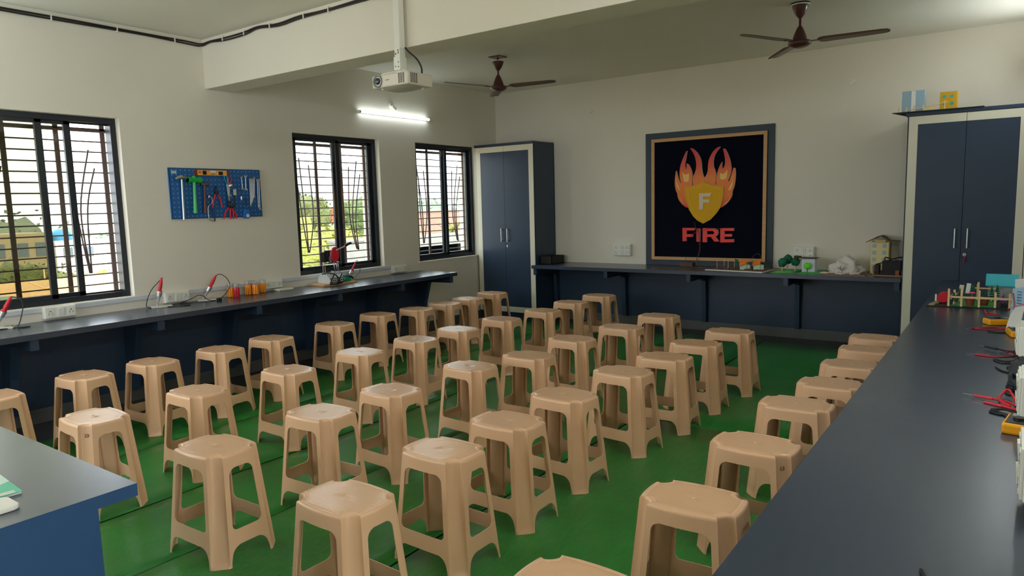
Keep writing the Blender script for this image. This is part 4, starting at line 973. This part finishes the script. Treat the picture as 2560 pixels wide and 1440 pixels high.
# black box with gears
t = thing('gadget_box', (4.70, -.335, HC), 'black box gadget with curved arm beside the right cupboard', 'gadget')
obj('base_board', M().prism([(-.11, -.085), (.125, -.1), (.125, .09), (-.10, .09)], 'z', 0, .009), mat('cardboard', srgb(165, 120, 85), .8), t)
obj('box_body', M().box(-.045, .11, -.05, .085, .04, .135), mat('black_foam', srgb(28, 24, 26), .6), t, bev=.003)
obj('front_block', M().box(-.10, -.065, -.06, .03, .009, .10).box(-.06, .09, -.055, .05, .009, .045), mat('black_foam', srgb(28, 24, 26), .6), t, bev=.003)
obj('cardboard_tab', M().cb((.085, -.09, .032), (.03, .004, .045)), mat('brown_tab', srgb(150, 95, 70), .8), t)
obj('shell', M().blob((-.108, -.04, .055), .022, 6, 2, .5, (.6, 1, 1.8)), mat('shell_brown', srgb(140, 90, 75), .7), t)
obj('arm', M().tube([(-.10, -.03, .10), (-.06, 0, .112), (-.03, 0, .118), (0, 0, .13)], .005, 6), BLACK, t)
obj('top_bar', M().tube([(-.03, 0, .135), (-.025, .0, .165), (.03, 0, .150), (.08, 0, .165), (.115, .02, .165)], .006, 6), BLACK, t)
obj('steel_pin', M().cyl((.03, -.01, .139), (.05, -.01, .139), .007, n=8).cyl((.09, -.02, .14), (.1, -.02, .14), .006, n=8), CHROME, t)

# craft model on top of the right cupboard
t = thing('craft_model', (5.05, -.42, 2.1545), 'craft model with blue and yellow card blocks on top of the cupboard', 'craft model')
obj('base_board', M().prism([(-.33, -.20), (.33, -.17), (.33, .2), (-.25, .2)], 'z', 0, .006), mat('dark_green_board', srgb(50, 58, 48), .8), t)
b_ = obj('blue_block', M().box(-.27, -.10, -.09, .02, .006, .19), LBLUE, t, bev=.003); obj('white_strip', M().box(-.20, -.168, -.0915, -.09, .01, .188), PAPER, b_)
y_ = obj('yellow_block', M().box(.012, .14, -.09, -.02, .006, .155), mat('mustard_card', srgb(205, 160, 20), .6), t, bev=.003)
for dx in (.045, .10):
    for dz in (.055, .115): obj('blue_dot', M().lathe([(0, .001), (.0145, .001), (.0145, 0)], n=14, T=Matrix.Translation((dx, -.0902, dz)) @ Matrix.Rotation(PI/2, 4, 'X')), mat('dot_blue', srgb(70, 160, 165), .6), y_)
obj('fence_rail', M().tube([(-.24, -.165, .022), (-.13, -.16, .03), (-.02, -.155, .046), (.075, -.15, .066)], .0035, 6, 2), STICK, t)
for x, z in ((-.285, .0), (-.225, .004), (-.17, .008), (-.10, .012), (-.02, .016), (.055, .03)): obj('fence_post', M().box(x-.004, x+.004, -.172, -.166, .006, .045+z), STICK, t)
obj('small_block', M().box(-.105, -.03, -.13, -.10, .006, .035), mat('cream_card', srgb(238, 225, 165), .6), t)

# ------------------------------------------------------------------ things on the right counter
t = thing('craft_model', (5.42, -1.98, HC), 'farmyard craft model with stick fence, red cart and teal-roofed house', 'craft model')
obj('base_board', M().prism([(-.245, -.28), (.24, -.22), (.24, .42), (-.13, .42)], 'z', 0, .008), mat('black_board', srgb(40, 38, 34), .8), t)
obj('lawn', M().prism([(-.12, -.245), (.12, -.225), (.14, .3), (-.03, .3)], 'z', .008, .011), GRASS, t)
obj('path', M().prism([(-.235, -.27), (-.205, -.265), (-.10, .4), (-.12, .41)], 'z', .008, .018), mat('sand_strip', srgb(170, 150, 110), .85), t)
for x, y, h_ in ((-.125, -.262, .11), (-.055, -.255, .12), (.04, -.245, .105), (.125, -.238, .095), (.20, -.232, .09), (-.075, -.02, .10), (-.10, -.14, .09)):
    obj('fence_post', M().box(x-.006, x+.006, y-.003, y+.003, .008, .012+h_), STICK, t)
obj('fence_rail', M().box(-.13, .235, -.252, -.246, .062, .074), STICK, t)
obj('fence_rail', M().tube([(-.115, -.22, .05), (-.10, -.1, .06), (-.075, .02, .07)], .004, 6, 1), STICK, t)
obj('fence_rail', M().box(-.0, .14, .2, .206, .075, .085), STICK, t)
for x, y in ((.02, .1), (.02, .22)): obj('fence_post', M().box(x-.006, x+.006, y-.003, y+.003, .008, .12), STICK, t)
ct = obj('red_cart', M().cyl((-.165, -.14, .045), (-.165, -.08, .045), .033, n=18).box(-.175, -.12, -.13, -.07, .07, .08), RED, t, smooth='auto'); obj('cart_door', M().cb((-.205, -.145, .045), (.01, .004, .045)), PAPER, ct)
for x, y, mt, h_ in ((-.005, -.02, DGREEN, .12), (.10, .06, DGREEN, .11), (.13, .10, DGREEN, .115), (-.1, -.19, DGREEN, .085), (-.075, -.05, DGREEN, .095), (.165, -.16, mat('purple_foil', srgb(140, 70, 160), .35), .085)):
    m = M()
    for k in range(5): m.lathe([(0, h_*(.35+.16*k)), (.024-.004*k, h_*(.28+.13*k)), (.006, h_*(.33+.13*k))], (x, y, .011), 10)
    c_ = obj('toy_tree', m, mt, t, smooth='auto'); obj('trunk', M().cyl((x, y, .01), (x, y, .04), .004, n=8), STICK, c_)
for x, y in ((-.01, -.21), (.065, -.14)):
    p_ = obj('flower_pot', M().lathe([(0, 0), (.02, 0), (.028, .045), (.024, .045), (0, .042)], (x, y, .011), 14), mat('terracotta', srgb(130, 62, 48), .7), t, smooth='auto')
obj('pink_flower', M().blob((.0, -.21, .095), .014, 2, 2, .3, (1.3, 1, .5)).cyl((.0, -.21, .05), (.0, -.21, .09), .002, n=6), PINK, t)
for x, y, rz in ((-.07, .0, .2), (-.035, .12, -.2)): obj('white_card', M().cb((x, y, .085), (.025, .003, .07), (0, .1, rz)), PAPER, t)
h_ = obj('toy_house', M().box(.075, .22, .23, .36, .008, .10), GREY, t)
obj('roof', M().prism([(.20, .098), (.30, .168), (.39, .098), (.39, .102), (.30, .173), (.20, .103)], 'x', .06, .245), TEAL, h_)
obj('pale_blue_base', M().box(.155, .235, -.2, .1, .009, .03), mat('dark_card', srgb(32, 30, 32), .8), t)

def meter(loc, rz, label, sx=1.0):
    t = thing('multimeter', loc, label, 'multimeter', 'orange multimeters', rz)
    obj('rubber_case', M().box(-.038*sx, .038*sx, -.07, .07, 0, .035), YEL, t, bev=.008)
    obj('face', M().box(-.03*sx, .03*sx, -.062, .062, .034, .037), BLACK, t, bev=.001)
    obj('display', M().box(-.022*sx, .022*sx, .025, .055, .037, .038), mat('lcd', srgb(150, 165, 150), .3), t)
    obj('dial', M().cyl((0, -.01, .037), (0, -.01, .044), .016, n=18), BLACK, t)
    return t
def nx_(p): return (p[0] if p[0] < 5.62 else 5.62+(p[0]-5.62)*.62, p[1], p[2])
def leads(name, label, pts, mt, r=.0028, probe=True):
    pts = [nx_(p) for p in pts]
    t = thing(name, pts[0], label, 'test lead', 'test leads on the right counter'); o = Vector(pts[0])
    P_ = [Vector(p)-o for p in pts]
    obj('wire', M().tube(P_, r, 7, 6), mt, t, smooth=True)
    if probe:
        d = (P_[0]-P_[1]).normalized()
        obj('probe', M().cyl(P_[0]-d*.01, P_[0]+d*.05, .0055, .0045, n=10), mt, t, smooth='auto'); obj('probe_tip', M().cyl(P_[0]+d*.05, P_[0]+d*.085, .0012, n=6), CHROME, t)
    return t
z = HC+.004
meter((5.575, -2.83, HC), math.radians(-62), 'orange multimeter lying below the papers, half hidden by a white sheet')
meter((5.655, -3.17, HC), math.radians(10), 'orange multimeter against the right wall below the white sheet')
meter((5.655, -4.93, HC), math.radians(-8), 'orange multimeter at the right edge beside the lower red leads')
leads('test_lead', 'red test lead curling above the upper orange multimeter', [(5.50, -2.53, z+.03), (5.51, -2.60, z+.02), (5.525, -2.68, z+.038), (5.55, -2.73, z+.04), (5.575, -2.72, z+.036), (5.56, -2.76, z+.04), (5.53, -2.72, z+.03), (5.505, -2.6, z+.012)], DRED, .0045, False)
leads('test_lead', 'long red test lead below the upper orange multimeter', [(5.49, -3.02, z), (5.52, -2.99, z), (5.56, -2.96, z), (5.60, -2.98, z), (5.64, -2.94, z), (5.6, -3.02, z+.004), (5.54, -3.05, z), (5.47, -3.06, z)], DRED, .0036)
leads('test_lead', 'black test lead beside the upper orange multimeter', [(5.53, -3.1, z), (5.57, -3.13, z), (5.62, -3.1, z), (5.66, -3.05, z), (5.62, -2.72, z+.01), (5.60, -2.66, z+.01), (5.64, -2.62, z), (5.59, -2.62, z)], BLACK, .0036, False)
leads('test_lead', 'red test probe pointing left in the middle bunch of leads', [(5.545, -3.79, z), (5.58, -3.80, z), (5.62, -3.76, z), (5.66, -3.74, z), (5.63, -3.70, z+.01), (5.59, -3.66, z+.006), (5.63, -3.62, z), (5.67, -3.66, z)], DRED)
leads('test_lead', 'black test probe at the top of the middle bunch of leads', [(5.57, -3.66, z+.012), (5.62, -3.70, z+.012), (5.66, -3.72, z+.01), (5.68, -3.8, z), (5.62, -3.88, z), (5.57, -3.86, z), (5.60, -3.92, z), (5.66, -3.90, z)], BLACK, .0035)
leads('test_lead', 'dark red lead tangled in the middle bunch', [(5.60, -3.84, z+.01), (5.64, -3.82, z+.012), (5.68, -3.78, z+.012), (5.69, -3.7, z+.01), (5.65, -3.68, z+.01), (5.61, -3.74, z+.01), (5.64, -3.79, z+.01)], mat('dark_red_cable', srgb(100, 40, 48), .5), .0035, False)
leads('test_lead', 'black lead looping below the middle bunch', [(5.58, -4.02, z), (5.60, -4.08, z), (5.63, -4.1, z), (5.65, -4.06, z), (5.62, -4.0, z), (5.66, -3.96, z), (5.69, -3.99, z)], BLACK, .0038, False)
leads('test_lead', 'bright red test probes in the lower bunch of leads', [(5.57, -4.60, z+.006), (5.60, -4.61, z+.006), (5.64, -4.64, z+.006), (5.67, -4.66, z+.006), (5.66, -4.60, z+.01), (5.63, -4.50, z+.02), (5.61, -4.52, z+.012), (5.60, -4.62, z+.01), (5.64, -4.66, z)], RED, .0042)
leads('test_lead', 'second bright red probe lying below the first in the lower bunch', [(5.60, -4.665, z), (5.63, -4.68, z), (5.665, -4.70, z), (5.68, -4.73, z+.004), (5.672, -4.69, z+.006)], RED, .005)
leads('test_lead', 'black lead folded below the bright red probes', [(5.575, -4.76, z), (5.60, -4.78, z), (5.64, -4.79, z), (5.68, -4.84, z), (5.64, -4.82, z), (5.60, -4.75, z), (5.58, -4.73, z), (5.62, -4.73, z+.005), (5.67, -4.77, z+.005)], BLACK, .0042, False)
leads('test_lead', 'black lead at the edge between the middle and lower bunches', [(5.62, -4.36, z), (5.66, -4.38, z), (5.70, -4.36, z), (5.70, -4.42, z), (5.65, -4.43, z), (5.62, -4.47, z), (5.66, -4.49, z)], BLACK, .006, False)
leads('test_lead', 'short black lead end at the bottom edge of the picture on the right counter', [(5.492, -6.04, z), (5.505, -6.08, z), (5.53, -6.14, z), (5.58, -6.2, z)], BLACK, .004, False)
# papers and bag by the right wall
def sheet(name, label, pts, mt, th=.0012, cat='paper', **k):
    m = M(); P_ = [Vector(nx_(p)) for p in pts]; o = sum(P_, Vector())/len(P_)
    v = [m.b.verts.new(p-o) for p in P_]; m._f(v)
    ob = obj(name, m, mt, recalc=False); ob.location = o
    so = ob.modifiers.new('s', 'SOLIDIFY'); so.thickness = th; so.offset = 0
    return tag(ob, label, cat, **k)
pp_ = sheet('poster_sheet', 'pale blue sheet with blue writing leaning on the right wall', [(5.625, -2.52, HC+.002), (5.724, -2.60, HC+.004), (5.733, -2.50, HC+.18), (5.64, -2.38, HC+.155)], mat('pale_blue_sheet', srgb(170, 205, 225), .6))
sheet('folded_paper', 'white folded paper sticking up behind the pale blue sheet', [(5.67, -2.30, HC+.002), (5.73, -2.36, HC+.002), (5.735, -2.3, HC+.21), (5.655, -2.22, HC+.195)], PAPER)
sheet('paper_sheet', 'white crumpled sheet hanging over the upper orange multimeter', [(5.605, -3.05, HC+.006), (5.66, -3.12, HC+.008), (5.70, -3.05, HC+.05), (5.735, -2.72, HC+.10), (5.66, -2.72, HC+.085), (5.625, -2.86, HC+.06)], PAPER)
for k, (dy, dz) in enumerate(((0, 0), (.03, .006), (-.03, .012))):
    sheet('pink_strip', ['lowest of three pink paper strips below the blue sheet', 'middle of three pink paper strips below the blue sheet', 'topmost of three pink paper strips below the blue sheet'][k], [(5.61, -2.69+dy, HC+.062+dz), (5.615, -2.66+dy, HC+.06+dz), (5.73, -2.60+dy, HC+.085+dz), (5.73, -2.65+dy, HC+.088+dz)], PINK, group='pink paper strips')
m = M().tube([(5.634, -2.50, HC+.14), (5.641, -2.535, HC+.09), (5.645, -2.56, HC+.03)], .005, 6, 1)
o = obj('tape_strip', m, mat('brown_strip', srgb(160, 110, 100), .6)); tag(o, 'brown strip stuck down the pale blue sheet', 'strip')
m = M()
for k in range(5): m.cb((5.664, -2.50-.008*k, HC+.15-.016*k), (.03-.003*(k % 2), .0015, .004), (.0, 0, -.75))
o = obj('blue_writing', m, mat('blue_ink', srgb(40, 80, 160), .6)); tag(o, 'blue handwritten lines on the pale blue sheet', 'writing')
t = thing('cable_pouch', (5.662, -4.25, HC), 'crumpled dark grey pouch against the right wall between the leads', 'pouch')
m = M().blob((0, 0, .035), .05, 9, 4, .4, (.75, 3.6, .95))
for v in m.b.verts: v.co.z = max(.001, v.co.z); v.co.x = min(.032, v.co.x)
obj('cloth', m, mat('charcoal_cloth', srgb(52, 54, 58), .8, bump=(30, .7, .01)), t)

# ------------------------------------------------------------------ booklet and white case on the desk
t = thing('booklet', (3.34, -6.94, HC), 'green and white booklet on the near left desk', 'booklet', None, math.radians(-4))
obj('pages', M().box(-.109, .109, -.082, .082, .0005, .006), PAPER, t); c_ = obj('cover', M().box(-.111, .111, -.084, .084, .006, .0074), mat('mint_green_cover', srgb(40, 190, 150), .35), t)
obj('white_band', M().prism([(.075, -.084), (-.0, .084), (-.111, .084), (-.111, -.084)], 'z', .0074, .0078), mat('pale_band', srgb(200, 225, 215), .4), c_)
obj('title_strip', M().box(.085, .108, -.05, .07, .0074, .0080), mat('cream_strip', srgb(215, 220, 205), .6), c_)
t = thing('white_case', (3.517, -6.988, HC), 'small white case with rounded corners in front of the booklet', 'case')
obj('case_shell', M().prism([(-.05, -.083), (.05, -.083), (.05, .066), (.045, .077), (.034, .083), (-.034, .083), (-.045, .077), (-.05, .066)], 'z', .0003, .012), WHITE, t, bev=.003)
obj('inlay', M().box(-.03, .02, -.07, .045, .012, .0128), mat('olive_inlay', srgb(170, 165, 110), .5), t)

# ------------------------------------------------------------------ outside
GZ = -3.6
o = obj('ground', M().box(-140, -.35, -60, 140, GZ-.2, GZ), mat('dusty_ground', srgb(170, 152, 124), .95, var=(.3, .2))); tag(o, 'dusty ground far below the windows', 'ground', kind='structure')
LEAF = {k: mat('foliage_'+k, c, .7, bump=(9, 1, .25), var=(6, .55)) for k, c in (('lime', srgb(150, 152, 64)), ('mid', srgb(108, 124, 68)), ('haze', srgb(132, 144, 124)), ('olive', srgb(108, 114, 62)))}  # haze and bloom painted into these pale foliage colours
BARK = mat('bark', srgb(90, 75, 60), .9)
def tree(x, y, top, r, k, label, n=7, seed=1, grp='trees seen through the windows'):
    random.seed(seed); t = thing('tree', (x, y, GZ), label, 'tree', grp)
    m = M(); H_ = top-GZ
    for i in range(n):
        a = random.uniform(0, 2*PI); d = random.uniform(0, .6)*r
        m.blob((d*math.cos(a), d*math.sin(a), H_-r*random.uniform(.75, 1.6)), r*random.uniform(.55, .8), seed+i, 3, .45, (1, 1, .85))
    # leafy outline: small leaf cards over the crown surface
    vs = [v.co.copy() for v in m.b.verts]; nn = min(2600, len(vs)*2)
    for i in range(nn):
        c = random.choice(vs)+Vector([random.gauss(0, .09*r) for _ in range(3)]); s = r*random.uniform(.03, .06)
        a = Vector([random.gauss(0, 1) for _ in range(3)]).normalized()*s; b = a.orthogonal().normalized()*s*.6
        m._f([m.b.verts.new(c-a), m.b.verts.new(c+b), m.b.verts.new(c+a), m.b.verts.new(c-b)])
    obj('crown', m, LEAF[k], t, recalc=False)
    obj('trunk', M().tube([(0, 0, 0), (.1*r, 0, H_*.35), (0, .05*r, H_-r)], lambda q: r*(.13-.07*q), 8), BARK, t)
tree(-11.2, 4.9, 1.33, 2.0, 'lime', 'yellow-green tree filling the lower half of the middle window', 9, 11)
tree(-10.5, 6.4, 1.0, 1.3, 'lime', 'yellow-green bushy tree behind the grey parapet', 8, 17)
tree(-14.5, 7.6, 2.15, 1.15, 'olive', 'taller tree at the left side of the middle window', 7, 12)
tree(-14, 10.4, 2.1, 1.2, 'mid', 'round green tree at the right side of the middle window', 7, 13)
tree(-13, -.9, .62, 1.0, 'olive', 'green tree in front of the beige block in the large window', 9, 14)
tree(-11, -2.3, .35, 1.0, 'mid', 'leafy tree at the bottom left of the large window', 8, 15)
tree(-16, 1.9, .0, .8, 'lime', 'small bright tree below the white domed house', 6, 16)
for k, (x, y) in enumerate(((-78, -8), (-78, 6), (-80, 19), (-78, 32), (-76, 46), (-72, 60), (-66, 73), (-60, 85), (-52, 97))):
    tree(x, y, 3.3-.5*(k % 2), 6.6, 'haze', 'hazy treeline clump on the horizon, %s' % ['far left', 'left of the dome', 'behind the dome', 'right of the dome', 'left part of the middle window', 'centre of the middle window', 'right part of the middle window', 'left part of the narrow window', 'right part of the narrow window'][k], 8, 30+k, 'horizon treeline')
def house(name, label, x0, x1, y0, y1, z1, mt, wins, roofmt=None):
    t = thing(name, ((x0+x1)/2, (y0+y1)/2, GZ), label, 'building'); off = Matrix.Translation((-(x0+x1)/2, -(y0+y1)/2, -GZ))
    w = obj('walls', M().box(x0, x1, y0, y1, GZ, z1), mt, t); w.matrix_parent_inverse = off
    if roofmt: r = obj('roof', M().box(x0-.2, x1+.3, y0-.2, y1+.2, z1, z1+.18), roofmt, t); r.matrix_parent_inverse = off
    for (a, b, c, d) in wins:
        q = obj('window', M().box(x1-.02, x1+.03, a, b, c, d), mat('far_window', srgb(90, 105, 115), .4), w)
    return t
BEI = mat('beige_plaster', srgb(160, 146, 118), .85, var=(.5, .08)); WHP = mat('white_plaster', srgb(225, 225, 222), .85)
house('apartment_building', 'beige flat-roofed block behind the trees in the large window', -33, -30, 3.6, 6.3, .72, BEI, [(4.0, 4.4, -.3, .3), (4.9, 5.3, -.3, .3), (5.6, 6.0, -.3, .3)])
t = house('domed_house', 'white house with a bright blue dome, in the large window', -36, -30, 6.42, 8.6, .32, WHP, [(6.7, 7.1, -.5, 0), (7.6, 8.0, -.5, 0)])
o = obj('dome', M().lathe([(.46, 0), (.46, .18), (.4, .36), (.25, .5), (0, .56)], (2.4, -.6, 3.92), 24), mat('blue_dome', srgb(30, 105, 140), .5), t, smooth=True)
house('long_white_house', 'long white house at the right of the large window', -34, -30, 8.9, 13.5, .1, WHP, [(10.5, 11.1, -1, -.3), (12, 12.6, -1, -.3)])
OCH = mat('ochre_earth', srgb(190, 148, 98), .9, var=(2, .2))
o = obj('terrace_roof', M().box(-9, -4.4, -5.5, 1.6, .1, .3), OCH); tag(o, 'ochre flat roof seen low in the large window', 'roof')
obj('terrace_wall', M().box(-9, -8.8, -5.5, 1.6, GZ, .1).box(-4.6, -4.4, -5.5, 1.6, GZ, .1), BEI, o)
o = obj('water_tank', M().cyl((-5.0, -4.15, .3), (-5.0, -4.15, .43), .22, n=24), mat('green_tank', srgb(15, 95, 68), .5), smooth='auto'); tag(o, 'green water tank on the ochre roof', 'tank')
t = thing('rod_frame', (-5.6, -3.35, .3), 'thin wooden poles tied in a cross on the ochre roof', 'poles')
for a, b in (((0, 0, 0), (0, .0, .42)), ((0, -.15, .1), (0, .5, .26)), ((0, -.2, .25), (0, .2, .02))): obj('pole', M().cyl(a, b, .010, n=8), STICK, t)
PARA = mat('weathered_concrete', srgb(138, 134, 128), .9, bump=(12, .5, .02), var=(3, .25))
o = obj('parapet', M().box(-4.2, -4.0, .62, 4.6, -.4, .89).box(-4.2, -4.0, 2.6, 5.4, -.4, .66).box(-4.23, -3.97, .6, 2.6, .87, .91), PARA); tag(o, 'weathered grey parapet wall outside the middle and narrow windows', 'parapet')
o = obj('lower_terrace', M().box(-6.99, -.35, .3, 9, -.6, -.4), PARA); tag(o, 'grey concrete terrace outside the narrow window', 'terrace')
BRK = mat('pink_brick', srgb(165, 122, 104), .9, bump=(20, .5, .02), var=(5, .2))
o = obj('brick_wall', M().box(-7.2, -7.0, 5.6, 9.5, -.4, 1.33), BRK); tag(o, 'pinkish brick wall outside the narrow window', 'brick wall')
obj('coping', M().box(-7.25, -6.95, 5.55, 9.5, 1.33, 1.38), PARA, o)
house('orange_house', 'white gabled house with orange roof, right in the middle window', -19, -16, 12.8, 14.1, .9, WHP, [])
o = bpy.data.objects['walls.003'] if 'walls.003' in bpy.data.objects else None
t = [q for q in bpy.data.objects if q.get('label', '').startswith('white gabled')][0]
r = obj('roof', M().prism([(12.7, .88), (13.4, 1.55), (14.3, .88)], 'x', -19.2, -15.8), mat('orange_tiles', srgb(150, 68, 38), .8), t); r.matrix_parent_inverse = Matrix.Translation((17.5, -13.45, -GZ))
def plant(x, y, z, h, label, seed):
    random.seed(seed); t = thing('potted_plant', (x, y, z), label, 'plant', 'plants by the parapet')
    obj('pot', M().lathe([(0, 0), (.12, 0), (.16, .22), (.14, .22), (0, .2)], n=16), mat('terracotta', srgb(130, 62, 48), .7), t, smooth='auto')
    m = M()
    for k in range(34):
        a = random.uniform(0, 2*PI); l = h*random.uniform(.6, 1); sp_ = random.uniform(.15, .6)*l
        p0 = Vector((0, 0, .2)); p1 = Vector((math.cos(a)*sp_*.5, math.sin(a)*sp_*.5, .2+l*.7)); p2 = Vector((math.cos(a)*sp_, math.sin(a)*sp_, .2+l*.85)); w = Vector((-math.sin(a), math.cos(a), 0))*.02
        m._f([m.b.verts.new(p0-w*.5), m.b.verts.new(p0+w*.5), m.b.verts.new(p1+w), m.b.verts.new(p1-w)]); m._f([m.b.verts.new(p1-w), m.b.verts.new(p1+w), m.b.verts.new(p2)])
    obj('leaves', m, LEAF['lime'], t, recalc=False)
plant(-4.6, 3.3, .1, .75, 'spiky yellow-green plant behind the parapet, left of the narrow window bars', 3)
plant(-4.7, 4.6, .1, 1.05, 'taller yellow-green plant behind the parapet at the narrow window right side', 4)
o = obj('plant_shelf', M().box(-5.0, -4.25, 2.9, 5.0, -.4, .1), PARA); tag(o, 'low concrete ledge carrying the plants', 'ledge')
